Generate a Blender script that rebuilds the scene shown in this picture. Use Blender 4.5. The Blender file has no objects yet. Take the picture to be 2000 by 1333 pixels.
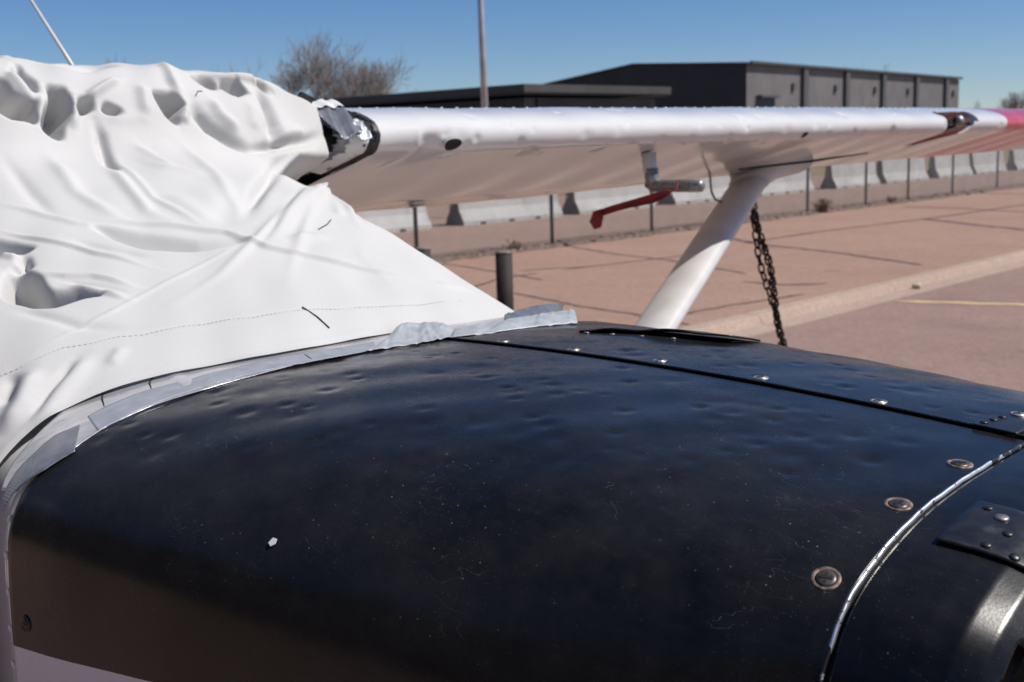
import bpy, bmesh, math, random
import numpy as np
from math import sin, cos, radians, pi, atan2, asin, sqrt
from mathutils import Vector, Matrix

scene = bpy.context.scene
col = scene.collection
# ================================================================ camera
CAM = Vector((2.3, -1.2, 1.95))
cd = bpy.data.cameras.new('camera'); cam = bpy.data.objects.new('camera', cd); col.objects.link(cam)
_y, _p, _r = radians(43.7286), radians(9.6831), radians(1.7)
_d = Vector((-sin(_y)*cos(_p), cos(_y)*cos(_p), -sin(_p)))
_R0 = Vector((cos(_y), sin(_y), 0)); _U0 = _R0.cross(_d)
_R = _R0*cos(_r)-_U0*sin(_r); _U = _U0*cos(_r)+_R0*sin(_r)
cam.matrix_world = Matrix(((_R.x, _U.x, -_d.x, CAM.x), (_R.y, _U.y, -_d.y, CAM.y), (_R.z, _U.z, -_d.z, CAM.z), (0, 0, 0, 1)))
cd.sensor_width = 36; cd.lens = 36*2280/2000
cd.clip_start = .02; cd.clip_end = 3000
cd.dof.use_dof = True; cd.dof.focus_distance = 1.3; cd.dof.aperture_fstop = 9.5; cd.dof.aperture_blades = 7
scene.camera = cam
# ================================================================ sky and sun
SUN = Vector((.50, .40, .80)).normalized()
w = bpy.data.worlds.new('World'); scene.world = w; w.use_nodes = True
nt = w.node_tree; bg = nt.nodes['Background']
sky = nt.nodes.new('ShaderNodeTexSky'); sky.sky_type = 'NISHITA'; sky.sun_disc = False
sky.sun_elevation = asin(SUN.z); sky.sun_rotation = atan2(SUN.x, SUN.y)
sky.altitude = 1800; sky.air_density = 1.0; sky.dust_density = .15; sky.ozone_density = 1.6
hs = nt.nodes.new('ShaderNodeHueSaturation'); hs.inputs['Saturation'].default_value = 1.17
tn = nt.nodes.new('ShaderNodeMix'); tn.data_type = 'RGBA'; tn.blend_type = 'MULTIPLY'; tn.inputs[0].default_value = 1; tn.inputs[7].default_value = (.85, .935, 1.13, 1)   # clear dry-air blue
nt.links.new(sky.outputs[0], tn.inputs[6]); nt.links.new(tn.outputs[2], hs.inputs['Color']); nt.links.new(hs.outputs[0], bg.inputs[0]); bg.inputs[1].default_value = .077
sd = bpy.data.lights.new('sun', 'SUN'); sun = bpy.data.objects.new('sun', sd); col.objects.link(sun)
sd.energy = 4.9; sd.angle = radians(.53); sd.color = (1, .95, .885)
sun.rotation_euler = SUN.to_track_quat('Z', 'Y').to_euler(); sun.location = (20, 14, 30)
scene.view_settings.view_transform = 'Standard'; scene.view_settings.look = 'None'
scene.view_settings.exposure = 0.0; scene.view_settings.gamma = 1; scene.view_settings.use_curve_mapping = False

# ================================================================ helpers
rnd = random.Random(11); rng = np.random.default_rng(5)
def tag(o, label=None, cat=None, group=None, kind=None):
    if label: o['label'] = label
    if cat: o['category'] = cat
    if group: o['group'] = group
    if kind: o['kind'] = kind
    return o
def empty(name, loc=(0, 0, 0), rz=0):
    o = bpy.data.objects.new(name, None); o.empty_display_size = .2
    o.location = loc; o.rotation_euler.z = rz; col.objects.link(o); return o
def link(name, me, m=None, parent=None, smooth=True):
    if m is not None and not me.materials: me.materials.append(m)
    if smooth: me.polygons.foreach_set('use_smooth', [True]*len(me.polygons))
    me.update(); o = bpy.data.objects.new(name, me); col.objects.link(o)
    if parent is not None:
        o.parent = parent
        o.matrix_parent_inverse = Matrix.Translation(-Vector(parent.location)) if parent.rotation_euler.z == 0 and parent.parent is None else Matrix()
    return o
def mesh(name, V, F, m=None, parent=None, smooth=True):
    me = bpy.data.meshes.new(name); me.from_pydata([tuple(map(float, v)) for v in V], [], [tuple(map(int, f)) for f in F]); 
    return link(name, me, m, parent, smooth)
def gridfaces(a, b, mask=None):
    i = np.arange((a-1)*(b-1)); r = i//(b-1); c = i % (b-1); k = r*b+c
    F = np.stack([k, k+b, k+b+1, k+1], 1)
    if mask is not None: F = F[mask.reshape(-1)]
    return F
def grid(name, P, m=None, parent=None, flip=False, mask=None, solid=0):
    a, b = P.shape[:2]; F = gridfaces(a, b, mask)
    if flip: F = F[:, ::-1]
    me = bpy.data.meshes.new(name); V = P.reshape(-1, 3)
    me.vertices.add(len(V)); me.vertices.foreach_set('co', V.astype(np.float32).ravel())
    me.loops.add(len(F)*4); me.loops.foreach_set('vertex_index', F.astype(np.int32).ravel())
    me.polygons.add(len(F)); me.polygons.foreach_set('loop_start', np.arange(len(F), dtype=np.int32)*4)
    me.polygons.foreach_set('loop_total', np.full(len(F), 4, np.int32))
    me.update(calc_edges=True); me.validate()
    o = link(name, me, m, parent)
    if solid:
        s = o.modifiers.new('thickness', 'SOLIDIFY'); s.thickness = abs(solid); s.offset = -1 if solid > 0 else 1
    return o
def tube_vf(pts, rad, n=10, closed=False, caps=True):
    pts = [Vector(p) for p in pts]; V = []; F = []; N = len(pts)
    if not hasattr(rad, '__len__'): rad = [rad]*N
    up = None
    for i, p in enumerate(pts):
        if closed: t = pts[(i+1) % N]-pts[i-1]
        else: t = pts[min(i+1, N-1)]-pts[max(i-1, 0)]
        t.normalize()
        if up is None:
            up = Vector((0, 0, 1)) if abs(t.z) < .9 else Vector((1, 0, 0))
        a = t.cross(up).normalized(); b = a.cross(t).normalized(); up = b
        for k in range(n):
            th = 2*pi*k/n; V.append(p+(a*cos(th)+b*sin(th))*rad[i])
    R = N if closed else N-1
    for i in range(R):
        for k in range(n):
            j = (i+1) % N
            F.append((i*n+k, i*n+(k+1) % n, j*n+(k+1) % n, j*n+k))
    if caps and not closed:
        F.append(tuple(range(n-1, -1, -1))); F.append(tuple((N-1)*n+k for k in range(n)))
    return V, F
def tube(name, pts, rad, m, parent=None, n=10, **k):
    V, F = tube_vf(pts, rad, n, **k); return mesh(name, V, F, m, parent)
def box_vf(x0, x1, y0, y1, z0, z1):
    V = [(x0, y0, z0), (x1, y0, z0), (x1, y1, z0), (x0, y1, z0), (x0, y0, z1), (x1, y0, z1), (x1, y1, z1), (x0, y1, z1)]
    return V, [(3, 2, 1, 0), (4, 5, 6, 7), (0, 1, 5, 4), (1, 2, 6, 5), (2, 3, 7, 6), (3, 0, 4, 7)]
def box(name, x0, x1, y0, y1, z0, z1, m, parent=None, bevel=0):
    V, F = box_vf(x0, x1, y0, y1, z0, z1); o = mesh(name, V, F, m, parent, smooth=False)
    if bevel:
        b = o.modifiers.new('bevel', 'BEVEL'); b.width = bevel; b.segments = 2
    return o
class MB:
    def __init__(s): s.V = []; s.F = []
    def add(s, VF):
        k = len(s.V); s.V += [tuple(v) for v in VF[0]]; s.F += [tuple(i+k for i in f) for f in VF[1]]
    def build(s, name, m, parent=None, smooth=False): return mesh(name, s.V, s.F, m, parent, smooth)
def copy_of(o, parent=None, loc=None):
    c = o.copy(); col.objects.link(c)
    if parent is not None: c.parent = parent
    if loc is not None: c.location = loc
    return c
# ---------------------------------------------------------------- materials
def mat(name, base=(.5, .5, .5), rough=.5, metal=0, spec=.5, coat=0, coatr=.05):
    m = bpy.data.materials.new(name); m.use_nodes = True
    b = m.node_tree.nodes['Principled BSDF']
    b.inputs['Base Color'].default_value = (*base, 1); b.inputs['Roughness'].default_value = rough
    b.inputs['Metallic'].default_value = metal; b.inputs['Specular IOR Level'].default_value = spec
    b.inputs['Coat Weight'].default_value = coat; b.inputs['Coat Roughness'].default_value = coatr
    return m
class NT:
    def __init__(s, m):
        s.t = m.node_tree; s.b = s.t.nodes['Principled BSDF']
        s.co = s.t.nodes.new('ShaderNodeTexCoord').outputs['Object']
    def n(s, kind, **kw):
        o = s.t.nodes.new('ShaderNode'+kind)
        for k, v in kw.items():
            if isinstance(v, bpy.types.NodeSocket): s.t.links.new(v, o.inputs[k])
            elif k in o.inputs.keys(): o.inputs[k].default_value = v
            else: setattr(o, k, v)
        return o
    def mapping(s, scale=(1, 1, 1), rot=(0, 0, 0), src=None):
        o = s.n('Mapping'); s.t.links.new(src or s.co, o.inputs['Vector']); o.inputs['Scale'].default_value = scale; o.inputs['Rotation'].default_value = rot
        return o.outputs[0]
    def noise(s, scale, detail=4, rough=.5, src=None, dist=0):
        o = s.n('TexNoise', Scale=scale, Detail=detail, Roughness=rough, Distortion=dist); s.t.links.new(src or s.co, o.inputs['Vector']); return o.outputs['Fac']
    def voro(s, scale, src=None, feature='F1', rand=1.0):
        o = s.t.nodes.new('ShaderNodeTexVoronoi'); o.feature = feature; o.inputs['Scale'].default_value = scale; o.inputs['Randomness'].default_value = rand
        s.t.links.new(src or s.co, o.inputs['Vector']); return o
    def ramp(s, fac, stops):
        o = s.t.nodes.new('ShaderNodeValToRGB'); s.t.links.new(fac, o.inputs[0]); e = o.color_ramp.elements
        while len(e) < len(stops): e.new(.5)
        for el, (p, c) in zip(e, stops):
            el.position = p; el.color = (*c, 1) if hasattr(c, '__len__') else (c, c, c, 1)
        return o.outputs[0]
    def mix(s, fac, a, b):
        o = s.t.nodes.new('ShaderNodeMix'); o.data_type = 'RGBA'
        for sock, v in ((o.inputs[0], fac), (o.inputs[6], a), (o.inputs[7], b)):
            if isinstance(v, bpy.types.NodeSocket): s.t.links.new(v, sock)
            else: sock.default_value = v if not hasattr(v, '__len__') else (*v, 1)
        return o.outputs[2]
    def math(s, op, a, b=0.0):
        o = s.t.nodes.new('ShaderNodeMath'); o.operation = op
        for i, v in enumerate((a, b)):
            if isinstance(v, bpy.types.NodeSocket): s.t.links.new(v, o.inputs[i])
            else: o.inputs[i].default_value = v
        return o.outputs[0]
    def xyz(s):
        o = s.t.nodes.new('ShaderNodeSeparateXYZ'); s.t.links.new(s.co, o.inputs[0]); return o.outputs
    def color(s, c): s.t.links.new(c, s.b.inputs['Base Color'])
    def rough(s, c): s.t.links.new(c, s.b.inputs['Roughness'])
    def bump(s, h, strength=.3, dist=.002):
        o = s.n('Bump', Strength=strength, Distance=dist); s.t.links.new(h, o.inputs['Height']); s.t.links.new(o.outputs[0], s.b.inputs['Normal'])
def noisy(name, c0, c1, scale, rough=.6, bump=None, lo=.35, hi=.65, detail=6, **k):
    m = mat(name, c0, rough, **k); t = NT(m)
    t.color(t.ramp(t.noise(scale, detail), [(lo, c0), (hi, c1)]))
    if bump: t.bump(t.noise(bump[0], 6, .6), bump[1], bump[2])
    return m
# cowling paint: worn matt-gloss black, dust, lint, scratches
def paint_black(name='black_paint', lo=.18, hi=.34):
    m = mat(name, (.012, .012, .012), .3, spec=.38); t = NT(m)
    n1 = t.noise(7, 6, .6); n2 = t.noise(60, 5, .6)
    t.rough(t.ramp(t.math('ADD', t.math('MULTIPLY', n1, .6), t.math('MULTIPLY', n2, .4)), [(.33, lo), (.66, hi)]))
    n0 = t.noise(3.2, 6, .62)
    cl = t.math('ADD', t.math('MULTIPLY', n0, .55), t.math('MULTIPLY', t.noise(19, 6, .65), .45))
    base = t.mix(t.ramp(cl, [(.38, 0), (.64, 1)]), (.0045, .0044, .0046), (.0185, .0172, .0162))
    streak = t.ramp(t.noise(1, 5, .65, src=t.mapping((9, 150, 150))), [(.50, 0), (.74, 1)])
    base = t.mix(t.math('MULTIPLY', streak, .09), base, (.040, .038, .036))
    # pale dust grains, sparse
    def specks(scale, size, keep):
        v = t.voro(scale); d = t.math('LESS_THAN', v.outputs['Distance'], size)
        sp = t.t.nodes.new('ShaderNodeSeparateColor'); t.t.links.new(v.outputs['Color'], sp.inputs[0])
        return t.math('MULTIPLY', d, t.math('GREATER_THAN', sp.outputs[0], keep))
    s1 = specks(330, .15, .72); s2 = specks(120, .10, .80); s3 = specks(34, .034, .82)
    # lint and hair scratches: thin iso-lines of a distorted noise, broken up by a mask
    q = t.noise(26, 2, .5, dist=1.6)
    ln = t.math('LESS_THAN', t.math('ABSOLUTE', t.math('SUBTRACT', q, .5)), .0016)
    br = t.math('GREATER_THAN', t.noise(38, 3), .60)
    lint = t.math('MULTIPLY', ln, br)
    q2 = t.noise(11, 1, .4, src=t.mapping((1, 5, 5), (0, 0, .7)))
    l2 = t.math('MULTIPLY', t.math('LESS_THAN', t.math('ABSOLUTE', t.math('SUBTRACT', q2, .52)), .0009), t.math('GREATER_THAN', t.noise(9, 2), .62))
    clus = t.ramp(t.noise(4.5, 4, .6), [(.42, .12), (.66, 1)])
    s1 = t.math('MULTIPLY', s1, clus); s2 = t.math('MULTIPLY', s2, clus); s3 = t.math('MULTIPLY', s3, clus); lint = t.math('MULTIPLY', lint, clus)
    c = t.mix(t.math('MULTIPLY', s1, .22), base, (.30, .30, .30))
    c = t.mix(t.math('MULTIPLY', s2, .34), c, (.45, .44, .42))
    c = t.mix(t.math('MULTIPLY', s3, .7), c, (.55, .54, .52))
    c = t.mix(t.math('MULTIPLY', lint, .30), c, (.30, .29, .27))
    c = t.mix(t.math('MULTIPLY', l2, .25), c, (.35, .35, .35))
    # white lower stripe of the livery, straight across the side
    x, y, z = t.xyz()
    lim = t.math('ADD', t.math('MULTIPLY', x, .0735), 1.389-.989*.0735)
    c = t.mix(t.math('LESS_THAN', z, lim), c, (.72, .72, .74))
    t.color(c)
    t.bump(t.math('ADD', t.noise(420, 3), t.math('MULTIPLY', t.noise(38, 3), 3)), .10, .0006)
    return m
M = {}
M['black'] = paint_black(); M['black_nose'] = paint_black('black_nose_paint', .20, .30)
def black_plain():
    m = mat('black_paint_fitting', (.014, .0145, .017), .33); t = NT(m)
    t.color(t.ramp(t.noise(40, 5), [(.4, (.012, .0125, .015)), (.62, (.022, .022, .025)), (.74, (.05, .05, .052))]))
    t.rough(t.ramp(t.noise(55, 5), [(.35, .28), (.65, .45)])); t.bump(t.noise(300, 3), .12, .0006); return m
M['black2'] = black_plain()
M['dark'] = noisy('dark_interior', (.006, .006, .007), (.014, .014, .015), 20, .8)
def white_paint():
    m = mat('white_paint', (.78, .78, .79), .12, spec=.62); t = NT(m)
    t.color(t.ramp(t.noise(5, 6), [(.35, (.655, .65, .635)), (.7, (.71, .705, .69))]))
    t.rough(t.ramp(t.noise(14, 5), [(.3, .06), (.7, .16)]))
    t.bump(t.noise(7, 3), .10, .003); return m
M['white'] = white_paint()
M['white_matte'] = noisy('white_primer', (.66, .66, .65), (.76, .76, .75), 18, .45)
M['strutp'] = noisy('strut_paint', (.53, .525, .51), (.63, .625, .61), 6, .34)
M['red'] = noisy('red_paint', (.55, .06, .09), (.62, .09, .12), 8, .25, coat=.4)
def alu():
    m = mat('bare_aluminium', (.62, .62, .63), .32, 1); t = NT(m)
    t.color(t.ramp(t.noise(90, 5, .65), [(.36, (.10, .10, .105)), (.5, (.55, .55, .56)), (.7, (.85, .85, .86))])); t.rough(t.ramp(t.noise(70, 4), [(.3, .22), (.7, .5)])); return m
M['alu'] = alu()
M['steel'] = noisy('dull_steel', (.22, .215, .21), (.36, .355, .345), 60, .46, metal=.8)
M['rust'] = noisy('rusty_steel', (.07, .045, .035), (.34, .24, .19), 160, .6, metal=.35)
M['bare'] = noisy('scuffed_bare_metal', (.22, .19, .16), (.62, .58, .52), 240, .42, metal=.7)
M['rubber'] = noisy('black_rubber', (.010, .010, .011), (.03, .03, .03), 30, .55)
def tape(name, c0, c1, rib, rough=.38, metal=.35):
    m = mat(name, c0, rough, metal); t = NT(m)
    t.color(t.ramp(t.noise(40, 5), [(.3, c0), (.7, c1)]))
    wv = t.t.nodes.new('ShaderNodeTexWave'); wv.inputs['Scale'].default_value = rib; wv.bands_direction = 'Y'; t.t.links.new(t.co, wv.inputs['Vector'])
    t.bump(t.math('ADD', t.math('MULTIPLY', wv.outputs['Fac'], .5), t.noise(120, 4)), .25, .0012); return m
M['duct'] = tape('silver_duct_tape', (.30, .33, .37), (.42, .45, .49), 140, .36, .3)
M['duct_dark'] = tape('grey_duct_tape', (.17, .18, .20), (.27, .28, .31), 140, .3, .4)
M['duct_pale'] = tape('pale_tape_backing', (.36, .385, .39), (.54, .565, .57), 140, .42, .15)
def foil():
    m = mat('shiny_tape_film', (.55, .54, .54), .24, .5); t = NT(m)
    t.color(t.ramp(t.noise(16, 5), [(.3, (.46, .455, .46)), (.7, (.70, .68, .67))]))
    t.bump(t.noise(34, 4, dist=.6, src=t.mapping((1, .35, 1))), .5, .004); return m
M['foil'] = foil()
def canvas():
    m = mat('white_canvas', (.66, .655, .64), .85, spec=.2); t = NT(m)
    t.color(t.ramp(t.math('ADD', t.math('MULTIPLY', t.noise(3, 5), .7), t.math('MULTIPLY', t.noise(300, 2), .3)), [(.3, (.535, .529, .512)), (.7, (.595, .588, .57))]))
    w1 = t.t.nodes.new('ShaderNodeTexWave'); w1.inputs['Scale'].default_value = 330; w1.bands_direction = 'X'; t.t.links.new(t.co, w1.inputs['Vector'])
    w2 = t.t.nodes.new('ShaderNodeTexWave'); w2.inputs['Scale'].default_value = 330; w2.bands_direction = 'Y'; t.t.links.new(t.co, w2.inputs['Vector'])
    h = t.math('ADD', t.math('ADD', w1.outputs['Fac'], w2.outputs['Fac']), t.math('MULTIPLY', t.noise(700, 3), 2))
    t.bump(h, .22, .0006); return m
M['canvas'] = canvas()
M['thread'] = mat('dark_thread', (.03, .028, .03), .8)
M['stitch'] = mat('stitch_thread', (.40, .395, .385), .8)
M['strap'] = noisy('black_webbing', (.012, .012, .013), (.03, .03, .03), 80, .8)
M['flag'] = noisy('red_cloth', (.20, .018, .022), (.30, .03, .034), 25, .8)

# ================================================================ ground
def pavement(name, a, b, scale, spots=.0, bump=.4, dark=(.1, .07, .06)):
    m = mat(name, a, .92, spec=.2); t = NT(m)
    big = t.noise(.35, 5, .6); fine = t.noise(scale, 3, .7)
    c = t.mix(t.ramp(big, [(.32, 0), (.68, 1)]), a, b)
    v = t.voro(scale*.6)
    sp = t.t.nodes.new('ShaderNodeSeparateColor'); t.t.links.new(v.outputs['Color'], sp.inputs[0])
    c = t.mix(t.math('MULTIPLY', sp.outputs[0], .42), c, tuple(x*.62 for x in a))
    c = t.mix(t.math('MULTIPLY', sp.outputs[1], .22), c, tuple(min(1, x*1.5) for x in b))
    st = t.ramp(t.noise(1.1, 6, .65), [(.52, 0), (.75, 1)])
    c = t.mix(t.math('MULTIPLY', st, spots), c, dark)
    md = t.ramp(t.noise(6, 5, .7), [(.3, 0), (.7, 1)]); c = t.mix(t.math('MULTIPLY', md, .30), c, tuple(x*.70 for x in a))
    t.color(c); t.bump(fine, bump, .01); return m
M['apron'] = pavement('pink_aggregate_concrete', (.335, .207, .150), (.405, .262, .196), 42, .25, dark=(.22, .14, .115))
M['lot'] = pavement('worn_pinkish_asphalt', (.275, .183, .150), (.345, .236, .197), 50, .5, dark=(.17, .125, .115))
M['yard'] = pavement('pink_gravel_yard', (.325, .215, .164), (.385, .268, .208), 30, .4, dark=(.27, .2, .17))
M['grass_g'] = pavement('dry_grass_ground', (.26, .185, .10), (.33, .245, .135), 3, .5, dark=(.20, .16, .09))
M['curbm'] = pavement('pale_concrete', (.395, .292, .225), (.47, .36, .285), 60, .3, dark=(.3, .22, .18))
M['tar'] = noisy('tar_sealant', (.07, .05, .045), (.13, .09, .08), 8, .8)
M['yellow'] = noisy('worn_yellow_paint', (.60, .41, .20), (.70, .50, .26), 12, .8, lo=.3, hi=.6)
M['soil'] = noisy('dark_soil', (.09, .065, .05), (.24, .17, .12), 9, .95, bump=(30, .6, .03))
def barrier_concrete():
    m = mat('grey_concrete', (.45, .44, .42), .85, spec=.2); t = NT(m)
    oi = t.t.nodes.new('ShaderNodeObjectInfo'); va = t.t.nodes.new('ShaderNodeVectorMath'); va.operation = 'ADD'; sc_ = t.t.nodes.new('ShaderNodeVectorMath'); sc_.operation = 'SCALE'; sc_.inputs[0].default_value = (31, 17, 9)
    t.t.links.new(oi.outputs['Random'], sc_.inputs['Scale']); t.t.links.new(t.co, va.inputs[0]); t.t.links.new(sc_.outputs[0], va.inputs[1]); v = va.outputs[0]
    c = t.ramp(t.noise(1.4, 6, .65, src=v), [(.25, (.42, .412, .39)), (.7, (.58, .57, .545))])
    streak = t.ramp(t.noise(5, 5, .7, src=t.mapping((1, 1, .12), src=v)), [(.52, 0), (.72, 1)]); c = t.mix(t.math('MULTIPLY', streak, .45), c, (.23, .215, .195))
    t.color(c); t.bump(t.noise(22, 5, .7, src=v), .5, .02); return m
M['concrete'] = barrier_concrete()
def sheet(name, x0, x1, y0, y1, z, m, nx=2, ny=2, wave=0):
    X, Y = np.meshgrid(np.linspace(x0, x1, nx), np.linspace(y0, y1, ny), indexing='ij')
    Z = np.full_like(X, z)
    o = grid(name, np.stack([X, Y, Z], -1), m); return tag(o, kind='structure')
sheet('ground', -1500, 1500, -1500, 1500, -.16, M['grass_g'])
sheet('parking_lot', -4.06, 40, -60, 90, 0, M['lot'])
sheet('apron', -11.9, -4.28, -60, 120, .085, M['apron'])
sheet('yard', -24, -11.9, -60, 140, .06, M['yard'])
# dark debris strip along the fence foot
V = []; F = []
for i in range(330):
    y = -10+i*.25; w0 = .10+.10*rnd.random(); w1 = .16+.16*rnd.random()
    V += [(-11.62-w0, y, .092), (-11.62+.03*rnd.random(), y, .125+.03*rnd.random()), (-11.56+w1, y, .090)]
    if i: k = 3*i; F += [(k-3, k-2, k+1, k), (k-2, k-1, k+2, k+1)]
tag(mesh('soil_strip', V, [f[::-1] for f in F], M['soil']), kind='structure')
def strip_line(pts, wid, z):
    V = []; F = []; P = []
    for a, b in zip(pts[:-1], pts[1:]):
        a = Vector(a); b = Vector(b); k = max(1, int((b-a).length/.15))
        P += [a.lerp(b, i/k) for i in range(k)]
    P.append(Vector(pts[-1]))
    for i, p in enumerate(P):
        t = (P[min(i+1, len(P)-1)]-P[max(i-1, 0)]).normalized(); n = Vector((-t.y, t.x))
        q = p+n*rnd.gauss(0, .012); ww = wid*(.55+.6*rnd.random())
        if i in (0, len(P)-1): ww *= .3
        V += [(q.x+n.x*ww, q.y+n.y*ww, z), (q.x-n.x*ww, q.y-n.y*ww, z)]
        if i: k = 2*i; F.append((k-2, k-1, k+1, k))
    return V, F
CRACKS = [([(-8.86, 11.59), (-8.69, 12.9), (-8.49, 13.94), (-8.62, 15.1)], .03), ([(-11.4, 14.6), (-9.6, 13.77), (-8.35, 13.44), (-7.3, 12.95), (-6.32, 12.45)], .035),
          ([(-9.92, 17.35), (-8.47, 16.28), (-6.55, 15.52), (-4.75, 14.5)], .06), ([(-5.86, 11.66), (-5.24, 11.63), (-4.83, 12.0)], .04),
          ([(-5.59, 13.26), (-5.34, 13.3)], .05), ([(-8.83, 16.34), (-8.83, 18.92), (-8.42, 22.84)], .05), ([(-8.5, 22.8), (-6.5, 21.3), (-5.67, 20.8), (-4.4, 20.2)], .09),
          ([(-10.65, 26.5), (-8.94, 26.1), (-7.36, 25.4), (-4.4, 24.1)], .08), ([(-4.89, 8.88), (-4.81, 9.82), (-4.6, 11)], .03),
          ([(-9.41, 11.2), (-8.83, 12.1)], .03), ([(-8.34, 8.96), (-8.85, 10.16), (-8.94, 11.12)], .03), ([(-7.69, 9.3), (-6.2, 8.83), (-5.4, 8.7), (-4.4, 8.4)], .03),
          ([(-11.2, 11.38), (-9.14, 10.8), (-8.3, 10.5)], .025), ([(-8.4, 22.8), (-8.2, 30), (-8.3, 45)], .06), ([(-11.4, 33), (-8.2, 31.6), (-4.4, 29.8)], .09)]
mb = MB()
for pts, wd in CRACKS: mb.add(strip_line(pts, wd, .0895))
tag(mb.build('pavement_cracks', M['tar']), kind='structure')
V, F = strip_line([(-3.74, 11.55), (-2.44, 11.99), (-.4, 12.6), (1.8, 13.3)], .075, .004); tag(mesh('painted_line', V, F, M['yellow']), kind='structure')
# kerb: cast segments with open joints, and its gutter pan
kerb = tag(empty('kerb', (-4.2, 12, 0)), 'pale concrete kerb between the pink apron and the parking lot', 'kerb')
def kerb_seg(y0, y1):
    prof = [(-4.30, -.1), (-4.30, .104), (-4.155, .100), (-4.125, .085), (-4.085, .012), (-3.80, .006), (-3.78, -.1)]
    V = [(x, y, z) for y in (y0, y1) for x, z in prof]; n = len(prof)
    F = [(i, (i+1) % n, n+(i+1) % n, n+i) for i in range(n)]+[tuple(range(n-1, -1, -1)), tuple(range(n, 2*n))]
    return V, F
yk = -6.0
while yk < 60:
    V, F = kerb_seg(yk, yk+3.04); mesh('kerb_segment', V, F, M['curbm'], kerb, smooth=False); yk += 3.05

# ================================================================ far background
M['bark'] = noisy('grey_bark', (.12, .095, .08), (.19, .155, .135), 6, .9)
M['twig'] = noisy('bare_twigs', (.28, .245, .225), (.37, .325, .30), 2, .9)
def bare_tree(base, height, spread, seed, label, twigs=1.0, lean=0.0):
    R = random.Random(seed); root = empty('bare_tree', base); tag(root, label, 'tree', 'bare winter trees')
    trunk = MB(); crown = MB()
    def grow(p, d, L, r, lev):
        pts = [p]; q = p.copy(); dd = d.copy(); n = 3 if lev < 4 else 2
        for i in range(n):
            dd = (dd+Vector((R.gauss(0, .13), R.gauss(0, .13), R.gauss(.04, .08)))).normalized(); q = q+dd*(L/n); pts.append(q.copy())
        rs = [r*(1-.45*i/n) for i in range(n+1)]
        (trunk if lev == 0 else crown).add(tube_vf(pts, rs, 6 if lev < 2 else 3, caps=False))
        if lev >= 6: return
        k = {0: 5, 1: 4, 2: 4, 3: 4, 4: 3, 5: 3}[lev]
        for j in range(k):
            t = 1.0 if j == 0 else R.uniform(.35, .98); i = min(n-1, int(t*n)); o = pts[i].lerp(pts[i+1], t*n-i)
            az = R.uniform(0, 2*pi); ang = R.uniform(.25, .75)*(1 if j else .4)*spread
            a = dd.orthogonal().normalized(); b = dd.cross(a)
            nd = (dd*cos(ang)+(a*cos(az)+b*sin(az))*sin(ang)); nd.z += .10; nd.normalize()
            grow(o, nd, L*R.uniform(.62, .84)*(1 if j else 1.05), max(rs[-1]*R.uniform(.55, .8), .018), lev+1)
    grow(Vector(base), Vector((lean, 0, 1)), height*.27, height*.024, 0)
    trunk.build('trunk', M['bark'], root, True); crown.build('crown', M['twig'], root, True); return root
bare_tree((-77.9, 57.9, -.16), 13.0, 1.2, 3, 'tall bare tree with rounded crown behind the white cover, left of the pair')
bare_tree((-75.9, 60.5, -.16), 12.2, 1.25, 8, 'bare tree leaning right beside the low dark shed, right of the pair')
bare_tree((-84.5, 45.5, -.16), 10.4, 1.0, 14, 'bare treetop just showing over the ridge of the white cover')
bare_tree((-91, 181, -.16), 14.0, .9, 21, 'bare treetop standing over the middle of the long hangar roof')
bare_tree((-86, 188, -.16), 13.2, .9, 27, 'thinner bare treetop over the right part of the hangar roof')
bare_tree((-47, 136, -.16), 7.2, 1.15, 33, 'bare tree at the right edge of the picture above the red wing tip')
bare_tree((-58, 151, -.16), 5.8, 1.15, 39, 'small bare tree between the hangar and the right edge')

M['hwall'] = noisy('grey_metal_cladding', (.165, .153, .150), (.205, .190, .184), .4, .6)
M['hdark'] = noisy('dark_metal_cladding', (.022, .022, .024), (.03, .03, .032), .5, .6)
M['hcol'] = noisy('charcoal_pilaster', (.075, .073, .078), (.095, .09, .095), 1, .6)
M['roof'] = noisy('dark_roof_metal', (.05, .052, .055), (.07, .07, .075), .6, .5)
M['hole'] = mat('dark_opening', (.015, .015, .018), .5)
def ribbed(name, p0, p1, z0, ztop, rib, depth, m, parent):
    """vertical ribbed cladding between two ground points; ztop(t) gives the height"""
    p0 = Vector(p0); p1 = Vector(p1); L = (p1-p0).length; t = (p1-p0)/L; n = Vector((t.y, -t.x)); k = int(L/rib); V = []; F = []
    for i in range(k+1):
        for s, d in ((0, 0), (.55, 0), (.65, depth), (.9, depth)):
            u = min((i+s)*rib, L); q = p0+t*u+n*d
            V += [(q.x, q.y, z0), (q.x, q.y, ztop(u/L))]
    for i in range(len(V)//2-1): F.append((2*i, 2*i+2, 2*i+3, 2*i+1))
    return mesh(name, V, F, m, parent, smooth=False)
hg = empty('hangar', (-62.5, 101, -.16)); tag(hg, 'long hangar with shade-darkened gable end and grey wall split by dark pilasters', 'hangar')
A = Vector((-62.0, 100.7)); B = Vector((-68.3, 166.2)); tl = (B-A).normalized(); nl = Vector((tl.y, -tl.x)); W = 29.0; GL = 7.5
Cc = A-nl*W; Dd = B-nl*W
ribbed('wall', A, B, -.16, lambda t: 8.8, .6, .05, M['hwall'], hg)
gab = lambda t: 8.9+1.0*max(0, 1-abs(t-.56)/.44) if t > .12 else 8.9
ribbed('gable_wall', Cc, A, -.16, lambda t: np.interp(t, [0, .55, 1], [GL, 9.5, 8.8]), .6, .05, M['hdark'], hg)  # shade of this gable end is put into its cladding colour
ribbed('wall', B, Dd, -.16, lambda t: np.interp(t, [0, .45, 1], [8.8, 9.5, GL]), .6, .05, M['hdark'], hg)
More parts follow.
